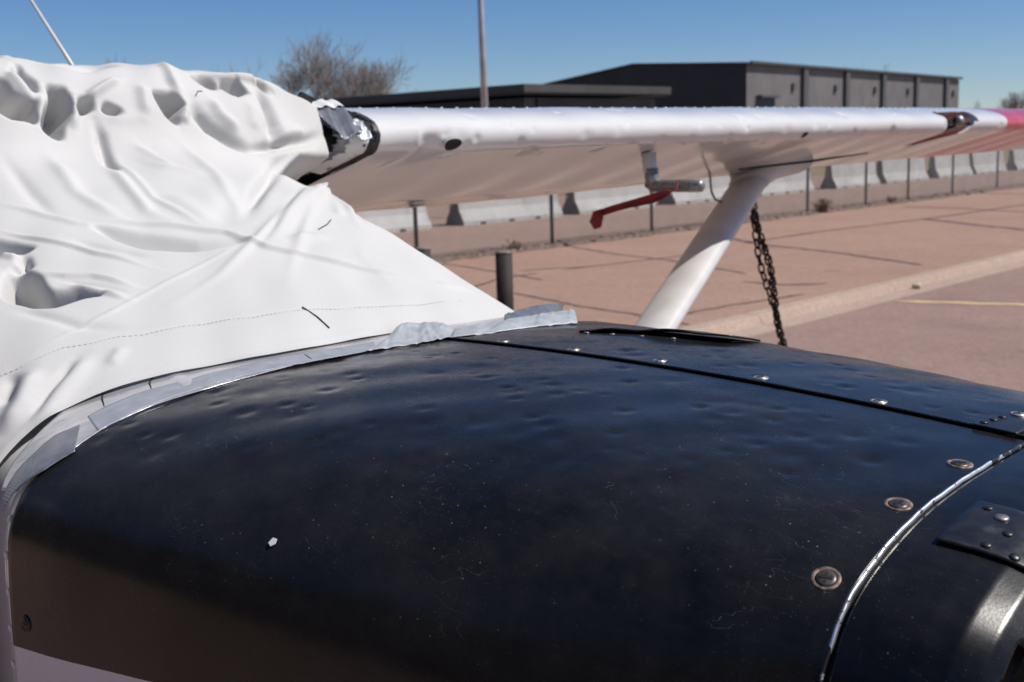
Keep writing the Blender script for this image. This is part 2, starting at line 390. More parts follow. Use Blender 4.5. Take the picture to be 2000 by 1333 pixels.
ribbed('wall', Dd, Cc, -.16, lambda t: GL, .6, .05, M['hwall'], hg)
def hp(u, o, z): q = A+tl*u+nl*o; return (q.x, q.y, z)
Lh = (B-A).length; rU = -W*.45
V = [hp(-.3, .35, 8.83), hp(Lh+.3, .35, 8.83), hp(Lh+.3, rU, 9.54), hp(-.3, rU, 9.54), hp(-.3, -W-.35, GL-.02), hp(Lh+.3, -W-.35, GL-.02)]
V += [(x, y, z+.17) for x, y, z in V]
mesh('roof', V, [(6, 7, 8, 9), (9, 8, 11, 10), (0, 1, 7, 6), (5, 4, 10, 11), (0, 6, 9, 3), (3, 9, 10, 4), (1, 2, 8, 7), (2, 5, 11, 8), (3, 2, 1, 0), (4, 5, 2, 3)], M['roof'], hg, smooth=False)
def hbox(name, u0, u1, o0, o1, z0, z1, m):
    V = [hp(u, o, z) for z in (z0, z1) for u, o in ((u0, o0), (u1, o0), (u1, o1), (u0, o1))]
    return mesh(name, V, [(3, 2, 1, 0), (4, 5, 6, 7), (0, 1, 5, 4), (1, 2, 6, 5), (2, 3, 7, 6), (3, 0, 4, 7)], m, hg, smooth=False)
for u in (13.2, 24.7, 36.2, 48.0, 59.8):
    hbox('pilaster', u-.55, u+.55, .003, .42, -.16, 8.9, M['hcol'])
for u in (10.5, 21.75, 33.7, 45.1, 63.1):
    hbox('wall_vent', u-.3, u+.3, .06, .3, 6.45, 7.2, M['hcol'])
hbox('door', 2.2, 6.2, .06, .12, -.16, 5.6, M['hole']); hbox('door_canopy', 2.0, 6.4, .06, .7, 5.62, 5.85, M['hcol'])
hbox('gutter', 0, Lh, .36, .58, 8.85, 9.12, M['roof'])
# low shed nearer by
sh = empty('shed', (-40, 44, 0)); tag(sh, 'low dark shed with an overhanging flat fascia in front of the hangar', 'shed')
M['fascia'] = noisy('brown_fascia', (.05, .046, .044), (.065, .06, .057), .8, .7)
x0, x1, y0, y1 = -62.0, -34.4, 38.4, 48.3
ribbed('wall', (x1, y0), (x1, y1), -.16, lambda t: 3.9, .4, .03, M['hcol'], sh); ribbed('side_wall', (x0, y0), (x1, y0), -.16, lambda t: 3.9, .4, .03, M['hdark'], sh)
ribbed('wall', (x1, y1), (x0, y1), -.16, lambda t: 3.9, .4, .03, M['hdark'], sh); ribbed('wall', (x0, y1), (x0, y0), -.16, lambda t: 3.9, .4, .03, M['hdark'], sh)
box('roof', x0-.6, x1+.6, y0-.6, y1+.6, 4.12, 4.48, M['fascia'], sh); box('soffit', x0-.55, x1+.55, y0-.55, y1+.55, 4.03, 4.117, M['hdark'], sh)
for a, b in ((39.6, 43.4), (44.2, 47.6)):
    box('garage_door', x1+.04, x1+.10, a, b, -.1, 3.35, M['hole'], sh)
box('door_lintel', x1+.04, x1+.14, 39.2, 47.8, 3.40, 3.9, M['fascia'], sh)
for xx in (-36.5, -39.5, -43, -47): box('window', xx-1.0, xx+1.0, y0-.09, y0-.035, 1.6, 3.3, M['hole'], sh)

dh = empty('added_dark_hangar', (0, -24, 0)); tag(dh, 'unseen dark hangar added behind the camera to put a black band in the cowling side', 'hangar')  # out of view, added to darken the reflection in the cowling side
box('wall', -34, 46, -40, -18, -.05, 10.0, M['hdark'], dh); box('roof', -34.5, 46.5, -40.5, -17.4, 10.003, 10.5, M['roof'], dh)  # walls and roof of the added unseen hangar
for k in range(5): box('added_hangar_door', -28+k*14, -17+k*14, -17.99, -17.8, 0, 8.2, M['hcol'], dh)

# light pole and wooden post beyond the barriers
M['galv'] = noisy('galvanised_steel', (.42, .40, .40), (.55, .53, .53), 3, .4, metal=.35)
lp = empty('light_pole', (-19.0, 20.35, .06)); tag(lp, 'tall grey tapered steel pole rising behind the white wing', 'pole')
tube('shaft', [(-19.0, 20.35, .06), (-19.03, 20.33, 4.5), (-19.06, 20.31, 11)], [.105, .08, .055], M['galv'], lp, 16)
box('base_plate', -19.2, -18.8, 20.15, 20.55, .062, .1, M['galv'], lp); tube('lamp_arm', [(-19.06, 20.31, 10.9), (-18.6, 20.3, 11.15), (-17.9, 20.3, 11.2)], .035, M['galv'], lp)
box('lamp_head', -18.1, -17.4, 20.18, 20.42, 11.14, 11.26, M['galv'], lp, .03)
M['wood'] = noisy('weathered_wood', (.11, .07, .055), (.19, .13, .105), 5, .85)
wp = mesh('wooden_post', *tube_vf([(-19, 51.4, .06), (-19, 51.4, 2.4)], [.19, .17], 12), M['wood']); tag(wp, 'thick brown wooden post behind the barriers near the wing tip', 'post')

# ================================================================ jersey barriers
def barrier_mesh(L):  # 10 ft sections
    prof = [(-.30, 0), (-.30, .09), (-.15, .36), (-.085, .88), (.085, .88), (.15, .36), (.30, .09), (.30, 0)]
    bm = bmesh.new(); vs = [[bm.verts.new((x, y, z)) for x, z in prof] for y in (0, L)]; n = len(prof)
    for i in range(n): bm.faces.new((vs[0][i], vs[0][(i+1) % n], vs[1][(i+1) % n], vs[1][i]))
    bm.faces.new(vs[0][::-1]); bm.faces.new(vs[1]); bmesh.ops.recalc_face_normals(bm, faces=bm.faces)
    bmesh.ops.bevel(bm, geom=[e for e in bm.edges if e.calc_length() < L*.9 or e.verts[0].co.z > .8], offset=.018, segments=2, affect='EDGES')
    me = bpy.data.meshes.new('barrier'); bm.to_mesh(me); bm.free(); me.materials.append(M['concrete']); return me
M['plate'] = noisy('shade_toned_end', (.05, .047, .045), (.085, .08, .076), 8, .8)  # shade on the barrier ends, painted in as a thin dark sheet
bme = barrier_mesh(3.4); 
BY = [9.0, 13.35, 17.7, 21.75, 26.05, 30.5, 35.05, 39.0, 43.4, 47.2, 51.4, 55.8, 60.2]
WH = {13.35: 'behind the cover, leftmost one in view', 17.7: 'below the wing root, left of the white sock-ended pole fence bay', 21.75: 'behind the red streamer', 26.05: 'behind the pitot tube and strut top',
      30.5: 'just right of the wing strut', 35.05: 'second to the right of the strut', 39.0: 'third to the right of the strut', 43.4: 'fourth to the right of the strut',
      47.2: 'in front of the brown wooden post', 51.4: 'second from the right end in view', 55.8: 'at the right edge of the picture'}
WH[17.7] = 'below the wing root, the nearest whole one in view'
for i, y in enumerate(BY):
    r = empty('concrete_barrier', (-17.45+rnd.gauss(0, .06)-(.12 if y < 20 else 0), y+rnd.gauss(0, .05), .06), rnd.gauss(0, .02))
    tag(r, 'pale concrete road barrier '+WH.get(y, ('left of the wing root, hidden by the cover' if y < 10 else 'outside the view at the far end of the row')), 'barrier', 'concrete barriers in a row')
    if i == 0:
        parts = [link('body', bme, None, r, False)]
        for yy in (.55, 1.5, 2.4):
            V, F = box_vf(.285, .312, yy, yy+.16, .0, .055); parts.append(mesh('drain_slot', V, F, M['hole'], r, False))
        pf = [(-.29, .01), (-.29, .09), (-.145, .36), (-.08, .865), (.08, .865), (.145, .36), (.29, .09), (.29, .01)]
        parts.append(mesh('end_shade', [(x, yy, z) for yy in (-.012, .02) for x, z in pf], [tuple(range(8))]+[(i_, 8+i_, 8+(i_+1) % 8, (i_+1) % 8) for i_ in range(8)], M['plate'], r, False))  # thin dark sheet for the shade on the barrier end
        for zz in (.45, .62):
            V, F = tube_vf([(0, .02, zz), (0, -.16, zz), (0, -.16, zz-.04)], .016, 6); parts.append(mesh('connector_loop', V, F, M['rust'], r))
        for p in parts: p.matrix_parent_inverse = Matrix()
        continue
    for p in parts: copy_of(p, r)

# ================================================================ chain-link fence
M['fpost'] = noisy('black_fence_steel', (.035, .035, .038), (.07, .07, .072), 6, .5, metal=.2)
M['wire'] = noisy('grey_wire', (.10, .095, .09), (.16, .15, .145), 3, .5, metal=.3)
fn = empty('chain_link_fence', (-11.6, 20, .085)); tag(fn, 'chain link fence on dark steel posts along the far side of the apron', 'fence')
PY = [-4.2, -1.2, 1.8, 4.9, 8.1, 11.2, 14.45, 17.41, 20.4, 23.47, 26.36, 28.75, 31.57, 34.8, 37.7, 40.7, 43.7, 46.7, 49.7, 52.7]
for y in PY:
    V, F = tube_vf([(-11.6, y, .06), (-11.6, y, 1.84)], .036, 10); mesh('post', V, F, M['fpost'], fn)
ztop, zb = 1.78, .12; s = .066; wr = .0036
for a, b in zip(PY[:-1], PY[1:]):
    if b < 7: continue
    V, F = tube_vf([(-11.6, a+.03, 1.80), (-11.6, b-.03, 1.80)], .021, 8); mesh('top_rail', V, F, M['fpost'], fn)
    mp = MB(); H = ztop-zb
    for sgn in (1, -1):
        k = int((b-a+H)/s)
        for i in range(k+1):
            y = a-(H if sgn > 0 else 0)+i*s+(0 if sgn > 0 else 0)
            # wire from (y,zb) rising with slope 1
            ya, za, yb, zb2 = (y, zb, y+H, ztop) if sgn > 0 else (y+0, zb, y-H, ztop)
            lo, hi = a+.02, b-.02
            if sgn > 0:
                if ya < lo: za += lo-ya; ya = lo
                if yb > hi: zb2 -= yb-hi; yb = hi
            else:
                if ya > hi: za += ya-hi; ya = hi
                if yb < lo: zb2 -= lo-yb; yb = lo
            if zb2-za < .02: continue
            xx = -11.556+.003*sgn
            mp.add(tube_vf([(xx, ya, za), (xx, yb, zb2)], wr, 3, caps=False))
    mp.build('mesh_panel', M['wire'], fn)
# weeds and stones by the fence
M['weed'] = noisy('dry_weed', (.16, .11, .06), (.26, .19, .11), 20, .9)
def weed(x, y, z, h, n, label):
    mb = MB(); R = random.Random(int(y*100))
    for i in range(n):
        az = R.uniform(0, 2*pi); sp = R.uniform(.1, .8)*h; t = Vector((cos(az)*sp, sin(az)*sp, h*R.uniform(.4, 1)))
        p = Vector((x+R.gauss(0, .06), y+R.gauss(0, .08), z)); mb.add(tube_vf([p, p+t*.5+Vector((0, 0, .1*h)), p+t], [.005, .004, .002], 3, caps=False))
        for k in range(3):
            c = p+t*R.uniform(.4, 1); d = Vector((R.gauss(0, .04), R.gauss(0, .04), R.gauss(.02, .02))); mb.V += [tuple(c), tuple(c+d+Vector((.012, 0, 0))), tuple(c+d*1.7), tuple(c+d-Vector((.012, 0, 0)))]; q = len(mb.V); mb.F.append((q-4, q-3, q-2, q-1))
    tag(mb.build('dry_weed', M['weed']), label, 'weed', 'dry weeds along the fence')
weed(-11.45, 23.9, .09, .32, 70, 'largest dry brown weed tuft at a fence post foot right of the strut')
weed(-11.5, 19.6, .09, .22, 40, 'dry weed tuft at the fence foot just left of the strut')
weed(-11.5, 13.4, .09, .14, 30, 'low dry weeds at the fence foot behind the tall bollard')
weed(-11.5, 27.6, .09, .16, 30, 'low dry weeds at the fence foot far right of the strut')
st = MB()
for i in range(420):
    y = rnd.uniform(8, 34); x = -11.6+rnd.gauss(0, .14); r = rnd.uniform(.012, .04)
    V, F = box_vf(-r, r, -r*1.2, r*1.2, -.01, r*1.1); ca = rnd.uniform(0, 3); st.add(([(x+v[0]*cos(ca)-v[1]*sin(ca)*rnd.uniform(.6, 1), y+v[0]*sin(ca)+v[1]*cos(ca), .10+v[2]) for v in V], F))
tag(st.build('gravel', noisy('tan_gravel', (.20, .14, .11), (.42, .33, .27), 3, .9)), 'tan and brown gravel scattered along the fence foot', 'gravel', kind='stuff')
bm = bmesh.new(); bmesh.ops.create_icosphere(bm, subdivisions=2, radius=.055)
for v in bm.verts: v.co *= 1+.25*sin(v.co.x*70+v.co.y*50); v.co.z *= .7
me = bpy.data.meshes.new('stone'); bm.to_mesh(me); bm.free()
o = link('stone', me, noisy('pale_stone', (.52, .42, .30), (.62, .52, .40), 20, .9)); o.location = (-3.98, 12.66, .04); tag(o, 'pale tan stone lying in the gutter by the kerb', 'stone')

# bollards
M['boll'] = noisy('dark_brown_bollard_paint', (.016, .012, .010), (.03, .022, .018), 5, .75)
def bollard(x, y, h, label):
    r = empty('bollard', (x, y, .085)); tag(r, label, 'bollard', 'dark brown bollards on the apron edge')
    tube('pipe', [(x, y, .06), (x, y, h-.02)], .072, M['boll'], r, 20)
    pts = [(x, y, h-.02), (x, y, h-.008), (x, y, h)]; V, F = tube_vf(pts, [.0745, .074, .05], 20); mesh('cap', V, F, M['capm'], r)
    V, F = tube_vf([(x, y, .08), (x, y, .11)], [.12, .115], 20); mesh('base_collar', V, F, M['boll'], r)
M['capm'] = noisy('scuffed_brown_cap', (.16, .12, .11), (.26, .21, .2), 30, .6)
bollard(-4.51, 5.85, 1.05, 'tallest dark brown bollard, whole post in view right of the white cover')
bollard(-4.335, 4.888, 1.05, 'nearer bollard top peeking past the edge of the white cover')
bollard(-5.435, 5.769, 1.05, 'farther bollard top peeking past the edge of the white cover')

# ================================================================ aeroplane surfaces
# ---------------------------------------------------------------- surfaces
def resample(pts, n):
    pts = np.array(pts, float)
    for _ in range(3):                      # corner cutting: smooth section
        a = pts[:-1]*.75+pts[1:]*.25; b = pts[:-1]*.25+pts[1:]*.75
        m = np.empty((len(a)*2, 2)); m[0::2] = a; m[1::2] = b
        pts = np.vstack([pts[:1], m, pts[-1:]])
    s = np.r_[0, np.cumsum(np.hypot(*np.diff(pts, axis=0).T))]
    t = np.linspace(0, s[-1], n)
    return np.c_[np.interp(t, s, pts[:, 0]), np.interp(t, s, pts[:, 1])]
NQ = 400
# half sections (distance from the centreline, height), top centre down to the keel
SEC_A = resample([(0, 1.655), (.12, 1.655), (.22, 1.654), (.33, 1.649), (.41, 1.643), (.485, 1.632), (.55, 1.617),
                  (.60, 1.602), (.645, 1.578), (.672, 1.535), (.678, 1.49), (.682, 1.39), (.683, 1.2), (.665, .95), (.5, .80), (0, .76)], NQ)
SEC_B = resample([(0, 1.634), (.105, 1.634), (.187, 1.631), (.26, 1.624), (.317, 1.611), (.37, 1.592), (.403, 1.567),
                  (.428, 1.527), (.45, 1.46), (.47, 1.35), (.47, 1.1), (.43, .92), (.3, .83), (0, .81)], NQ)
XA, XB = .99, 1.875
NOSE_X = np.array([1.875, 1.915, 1.945, 1.97, 1.99, 2.007, 2.02, 2.03, 2.035])
NOSE_S = np.array([1.0, .998, .993, .981, .958, .924, .878, .81, .72])
def fus(X, q):
    """point on the cowling / fuselage skin; q<0 is the near (starboard) side"""
    X = np.asarray(X, float); q = np.asarray(q, float)
    k = np.abs(q)*(NQ-1)
    def sec(S): return np.interp(k, np.arange(NQ), S[:, 0]), np.interp(k, np.arange(NQ), S[:, 1])
    ya, za = sec(SEC_A); yb, zb = sec(SEC_B)
    t = np.clip((X-XA)/(XB-XA), -3, 1.0)
    tt = np.clip(t, 0, 1)
    tl = np.maximum(tt, 0)
    y = ya*(1-tl)+yb*tl + .028*4*tt*(1-tt)*np.clip(np.abs(q)*2.2, 0, 1)
    z = za*(1-tl)+zb*tl + .013*4*tt*(1-tt)
    s = np.interp(X, NOSE_X, NOSE_S)
    y = y*s; z = 1.24+(z-1.24)*s
    ys = np.where(q < 0, -y, y)
    z = z-(.115+.05*tt)*np.clip(ys, 0, 1)**2           # the far half sits a little lower
    return np.stack(np.broadcast_arrays(X, ys, z), -1)

COV_PROF = np.array([(.911, 1.6595), (.902, 1.669), (.870, 1.688), (.8, 1.716), (.6, 1.79), (.4, 1.86), (.24, 1.910), (.14, 1.942), (.085, 1.968),
                     (.055, 2.005), (.035, 2.045), (.008, 2.085), (-.04, 2.118), (-.10, 2.137), (-.18, 2.148), (-.35, 2.150), (-.6, 2.125), (-.95, 2.08)])
NM = 560
NEAR_HEM = [(0, 0), (.19, 0), (.36, .004), (.44, .013), (.533, .031), (.603, .064), (.648, .115), (.675, .20), (.688, .32), (.688, .75)]
NEAR_MID = [(0, 0), (.19, .006), (.36, .03), (.5, .07), (.6, .13), (.68, .22), (.72, .34), (.73, .5), (.73, .75)]
NEAR_TOP = [(0, 0), (.25, .0), (.45, .006), (.7, .02), (.95, .04), (1.2, .05), (1.4, .06)]
FAR_HEM = [(0, 0), (.12, .006), (.25, .026), (.34, .06), (.41, .12), (.45, .2), (.47, .3), (.47, .5)]
FAR_MID = [(0, 0), (.15, .008), (.3, .04), (.42, .085), (.51, .13), (.565, .18), (.595, .26), (.61, .4), (.61, .55)]
FAR_TOP = [(0, 0), (.15, .000), (.3, .004), (.42, .014), (.5, .03), (.56, .05), (.60, .075)]
def cover_grid(nt=430, nf=330, nn=330):
    P = COV_PROF
    for _ in range(3):
        a = P[:-1]*.75+P[1:]*.25; b = P[:-1]*.25+P[1:]*.75
        m = np.empty((len(a)*2, 2)); m[0::2] = a; m[1::2] = b
        P = np.vstack([P[:1], m, P[-1:]])
    s = np.r_[0, np.cumsum(np.hypot(*np.diff(P, axis=0).T))]
    tt = np.linspace(0, s[-1], nt)
    X0 = np.interp(tt, s, P[:, 0]); Z0 = np.interp(tt, s, P[:, 1])
    N3 = [resample(x, nn) for x in (NEAR_HEM, NEAR_MID, NEAR_TOP)]
    F3 = [resample(x, nf) for x in (FAR_HEM, FAR_MID, FAR_TOP)]
    # weights of the three sections along the profile
    xk = [.96, .20, .12, .03, -.06, -2]
    w0 = np.interp(-X0, [-v for v in xk], [1, .08, 0, 0, 0, 0])
    w2 = np.interp(-X0, [-v for v in xk], [0, 0, .10, .55, 1, 1])
    w1 = 1-w0-w2
    def mix(S): return w0[:, None, None]*S[0]+w1[:, None, None]*S[1]+w2[:, None, None]*S[2]
    N = mix(N3)[:, ::-1][:, :-1]; F = mix(F3)
    y = np.concatenate([-N[..., 0], F[..., 0]], 1)
    z = Z0[:, None]-np.concatenate([N[..., 1], F[..., 1]], 1)
    X = np.broadcast_to(X0[:, None], y.shape).copy()
    k = np.clip((-y-.15)/.40, 0, 1); X -= .058*k*k*(3-2*k)*np.exp(-(tt[:, None]/.16)**2)   # the hem runs aft on the near side
    return np.stack([X, y, z], -1)
def grid_normals(P):
    n = np.cross(np.gradient(P, axis=0), np.gradient(P, axis=1))
    n /= np.linalg.norm(n, axis=-1, keepdims=True)+1e-9
    return n

plane = empty('light_aircraft', (0, 0, 0))
tag(plane, 'hail damaged white high wing light aircraft with a black engine cowling', 'aircraft')
def fus_n(X, q, e=.004):
    a = fus(X+e, q)-fus(X-e, q); b = fus(X, q+e)-fus(X, q-e); n = np.cross(a, b); n /= np.linalg.norm(n, axis=-1, keepdims=True)+1e-12
    P = fus(X, q); o = P-np.array([0, 0, 1.24]); o[..., 0] = 0
    n *= np.where((n*o).sum(-1, keepdims=True) < 0, -1, 1); return n
DENTS = [(1.1454, -0.1685, 0.0121, -0.0018), (1.0323, -0.2081, 0.0114, -0.0016), (1.3383, -0.1099, 0.0084, -0.0018), (1.3483, -0.082, 0.0097, -0.0014), (1.3217, -0.1739, 0.012, -0.0014), (1.1221, -0.2225, 0.0139, -0.0021), (1.2784, -0.0973, 0.0099, -0.0018), (1.3849, -0.1306, 0.0101, -0.0016), (1.3816, -0.0198, 0.0101, -0.0014), (1.4381, -0.0514, 0.0107, -0.0018), (1.641, -0.0523, 0.0099, -0.0018), (1.5146, -0.1135, 0.0107, -0.0016), (1.4115, -0.1072, 0.0102, -0.0014), (1.4514, -0.2315, 0.0098, -0.0016), (1.5545, -0.1541, 0.0119, -0.0021), (1.6909, -0.127, 0.0107, -0.0016), (1.7508, -0.1577, 0.0102, -0.0018), (1.5945, -0.2351, 0.0108, -0.0016), (1.6311, -0.2306, 0.0123, -0.0021), (1.7076, -0.0964, 0.012, -0.0018), (1.5712, -0.0775, 0.0099, -0.0016), (1.478, 0.0261, 0.0091, -0.0014), (1.5446, 0.0144, 0.0088, -0.0014), (1.5911, -0.0027, 0.0085, -0.0014), (1.6377, 0.0802, 0.0113, -0.0018), (1.6477, 0.0306, 0.0097, -0.0016), (1.1188, -0.0667, 0.0085, -0.0014), (1.1953, -0.045, 0.008, -0.0011), (1.1221, -0.0432, 0.008, -0.0014), (1.4481, -0.155, 0.0106, -0.0016), (1.3017, -0.209, 0.0098, -0.0014), (1.0855, -0.264, 0.0107, -0.0016), (1.1487, -0.2027, 0.0097, -0.0016), (1.1354, -0.1387, 0.008, -0.0011), (1.7941, -0.1117, 0.0115, -0.0016), (1.8307, -0.1955, 0.0103, -0.0014), (1.661, -0.1694, 0.0112, -0.0018), (1.5379, 0.0766, 0.008, -0.0011), (1.4248, 0.0495, 0.008, -0.0014), (1.3616, 0.0459, 0.008, -0.0011), (1.7608, 0.0225, 0.008, -0.0011), (1.8007, 0.0324, 0.008, -0.0014)]
for _ in range(150):
    DENTS.append((rng.uniform(1.0, 1.84), rng.uniform(-.29, .16), rng.uniform(.007, .02), -rng.uniform(.0006, .0018)))
DC = fus(np.array([d[0] for d in DENTS]), np.array([d[1] for d in DENTS]))
def dented(P, n):
    h = np.zeros(P.shape[:2])
    for c, d in zip(DC, DENTS):
        r2 = ((P-c)**2).sum(-1); h += d[3]*(np.exp(-r2/d[2]**2)-.30*np.exp(-r2/(2.0*d[2])**2))
    X, Y = P[..., 0], P[..., 1]
    h += 1.3*(.0007*np.sin(X*23+Y*9)*np.sin(Y*17+1.3)+.0005*np.sin(X*41-Y*31))*np.clip(np.abs(Y)/.12-.15, 0, 1)
    h *= np.clip(np.abs(Y)/.03, .15, 1)*np.clip((1.89-X)/.04, .1, 1)
    return P+n*h[..., None]
def fpatch(X0, X1, q0, q1, nx, nq, off=0.0, dent=True):
    X, Q = np.meshgrid(np.linspace(X0, X1, nx), np.linspace(q0, q1, nq), indexing='ij')
    P = fus(X, Q); n = fus_n(X, Q)
    if dent: P = dented(P, n)
    return P+n*off
def fedge(P, n, band, depth):  # roll the border of a sheet down
    return P
# --- body under the cowl and cabin (aft of the firewall: white skin)
X = np.concatenate([np.linspace(-2.6, -.2, 14), np.linspace(0, .984, 60)]); Q = np.linspace(-1, 1, 220)
XX, QQ = np.meshgrid(X, Q, indexing='ij'); P = fus(np.minimum(XX, .985), QQ); P[..., 0] = XX
aft = np.clip((-XX-.4)/2.2, 0, 1); P[..., 1] *= 1-.35*aft; P[..., 2] = P[..., 2]-(P[..., 2]-1.2)*.25*aft
P[..., 1] *= np.interp(XX, [.6, .935, .955, .99], [.93, .95, .993, .995]); P[..., 2] = 1.2+(P[..., 2]-1.2)*np.interp(XX, [.6, .935, .955, .99], [.985, .985, .992, .994])
grid('fuselage', P, M['white'], plane)
# --- cowling halves
near = grid('cowl_panel', fpatch(.984, 1.880, -1, -.0028, 250, 520), M['black'], plane, solid=.002); near['label'] = 'near black cowl half pocked with hail dents'
far = grid('cowl_panel', fpatch(.984, 1.880, .0012, 1, 200, 380, .0025), M['black'], plane, solid=.002); far['label'] = 'far black cowl half beyond the centre seam'
grid('seam_strip', fpatch(.97, 1.905, -.03, .03, 60, 8, -.007, False), M['dark'], plane)
grid('cowl_frame', fpatch(1.80, 1.905, -1, 1, 6, 200, -.006, False), M['dark'], plane)
# --- nose bowl
nb = [1.8862, 1.90, 1.92, 1.94, 1.96, 1.975, 1.99, 2.0, 2.008, 2.016, 2.022, 2.027, 2.031, 2.034, 2.035]
XX, QQ = np.meshgrid(np.interp(np.linspace(0, 1, 90), np.linspace(0, 1, len(nb)), nb), np.linspace(-1, 1, 420), indexing='ij')
Pn = dented(fus(XX, QQ), fus_n(XX, QQ))-fus_n(XX, QQ)*.0012
inl = lambda Xm, Qm: (Xm > 2.001-.03*np.clip((-.27-Qm)/.05, 0, 1)) & (Qm < -.247) & (Qm > -.40)      # air inlet cut into the nose
Xm_ = .25*(XX[1:, 1:]+XX[:-1, 1:]+XX[1:, :-1]+XX[:-1, :-1]); Qm_ = .25*(QQ[1:, 1:]+QQ[:-1, 1:]+QQ[1:, :-1]+QQ[:-1, :-1])
grid('nose_bowl', Pn, M['black_nose'], plane, solid=.003, mask=~inl(Xm_, Qm_))
grid('inlet_liner', fus(np.clip(XX, 1.93, 2.02), QQ)-fus_n(np.clip(XX, 1.93, 2.02), QQ)*.03, M['dark'], plane)
ring = Pn[-1]; cen = np.array([2.035, 0, 1.24]); k = np.linspace(1, .15, 8)[:, None, None]
grid('nose_face', cen+(ring-cen)[None]*k, M['dark'], plane)
# bare-metal lip where cowl and nose bowl meet, worn through at the shoulder
q = np.concatenate([np.linspace(-.40, .25, 420)]); lip = []
for i, dx in enumerate((-.0015, -.0010, .0, .0007, .0012)):
    Xl = np.full_like(q, 1.8805+dx)+.0003*np.sin(q*130)+.0002*np.sin(q*310+1); h = (.0003, .0006, .0007, .0003, -.003)[i]
    lip.append(fus(Xl, q)+fus_n(Xl, q)*h)
M['lipm'] = mat('chipped_metal_edge', (.5, .5, .5), .42, 1)
t = NT(M['lipm']); qn = t.noise(85, 5, .75); x_, y_, z_ = t.xyz()
wear = t.ramp(z_, [(0, .0), (.9, 1)]); wear = t.math('MULTIPLY', t.math('GREATER_THAN', z_, 1.545), 1.0)
wear = t.ramp(y_, [(0, 1), (.0001, 1)]); yy_ = t.math('MULTIPLY', t.math('GREATER_THAN', y_, -.412), t.math('LESS_THAN', y_, -.10))
msk = t.ramp(t.math('ADD', qn, t.math('MULTIPLY', yy_, .17)), [(.575, 0), (.63, 1)])
t.color(t.mix(msk, (.014, .014, .016), (.92, .90, .86))); t.t.links.new(msk, t.b.inputs['Metallic'])
grid('worn_cowl_edge', np.array(lip), M['lipm'], plane)

# --- fasteners: each screw is a countersunk washer with a cross-slot head
def frame_at(X, q, off=0):
    P = fus(np.array([X]), np.array([q]))[0]; n = fus_n(np.array([X]), np.array([q]))[0]; n = Vector(n); P = Vector(P)+n*off
    a = Vector((1, 0, 0)); a = (a-n*a.dot(n)).normalized(); b = n.cross(a); return P, a, b, n
def disc_mesh(name, prof, m, seg=28):
    V = []; F = []
    for r, z in prof: V += [(r*cos(2*pi*k/seg), r*sin(2*pi*k/seg), z) for k in range(seg)]
    for i in range(len(prof)-1):
        for k in range(seg): F.append((i*seg+k, i*seg+(k+1) % seg, (i+1)*seg+(k+1) % seg, (i+1)*seg+k))
    F.append(tuple((len(prof)-1)*seg+k for k in range(seg)))
    me = bpy.data.meshes.new(name); me.from_pydata(V, [], F); me.materials.append(m); me.polygons.foreach_set('use_smooth', [True]*len(me.polygons)); return me
def screw_meshes(r, mw, mh):
    wash = disc_mesh('washer', [(r*1.0, -.0005), (r*.97, .0006), (r*.80, .0008), (r*.74, .0002), (r*.6, -.0002)], mw)
    head = disc_mesh('screw_head', [(r*.70, -.0002), (r*.67, .0009), (r*.50, .0014), (r*.2, .0016), (r*.02, .0016)], mh)
    V, F = [], []
    mb = MB(); L = r*.40; wd = r*.085
    mb.add(box_vf(-L, L, -wd, wd, .0010, .0021)); mb.add(box_vf(-wd, wd, -L, L, .0010, .00177))
    slot = bpy.data.meshes.new('cross_slot'); slot.from_pydata(mb.V, [], mb.F); slot.materials.append(M['hole']); return wash, head, slot
def place(name, me, X, q, off, rot, parent=None, scale=1):
    P, a, b, n = frame_at(X, q, off); a2 = a*cos(rot)+b*sin(rot); b2 = n.cross(a2)
    o = bpy.data.objects.new(name, me); col.objects.link(o)
    o.matrix_world = Matrix(((a2.x*scale, b2.x*scale, n.x*scale, P.x), (a2.y*scale, b2.y*scale, n.y*scale, P.y), (a2.z*scale, b2.z*scale, n.z*scale, P.z), (0, 0, 0, 1)))
    if parent is not None:
        o.parent = parent
    return o
M['dsteel'] = noisy('dark_screw_steel', (.05, .045, .042), (.14, .12, .11), 120, .4, metal=.6)
SR = screw_meshes(.0125, M['rust'], M['dsteel']); SB = screw_meshes(.0095, M['bare'], M['steel']); SK = screw_meshes(.010, M['black2'], M['black2'])
def screw(S, X, q, off=.0, label=None):
    w_ = place('screw', S[0], X, q, off+.0003, rnd.uniform(0, 3), plane)
    if label: w_['label'] = label
    for nm, me in (('screw_head', S[1]), ('cross_slot', S[2])):
        c = bpy.data.objects.new(nm, me); col.objects.link(c); c.parent = w_
    return w_
for X_, q_ in ((1.862, -.0838), (1.860, -.1658), (1.856, -.2468), (1.861, .0085)): screw(SR, X_, q_, label='black cross-slot screw in a ring of rust')
for X_, q_ in ((1.12, .0075), (1.255, .0085), (1.398, .0125), (1.551, .0125), (1.708, .0095), (1.837, .0559)): screw(SB, X_, q_, .0025, 'screw scuffed to bare metal beside the seam')
screw(SK, 1.016, -.4099); screw(SK, 1.02, -.475); screw(SK, 1.30, -.44)
rv = disc_mesh('rivet', [(.0042, -.0003), (.0040, .0006), (.0028, .0013), (.0010, .0016)], M['white'], 14)
for q_ in np.arange(-.352, -.56, -.0224):
    place('rivet', rv, .9735+.0015*sin(q_*90), q_, -.0035, 0, plane).scale = (1.3, 1.3, .7)
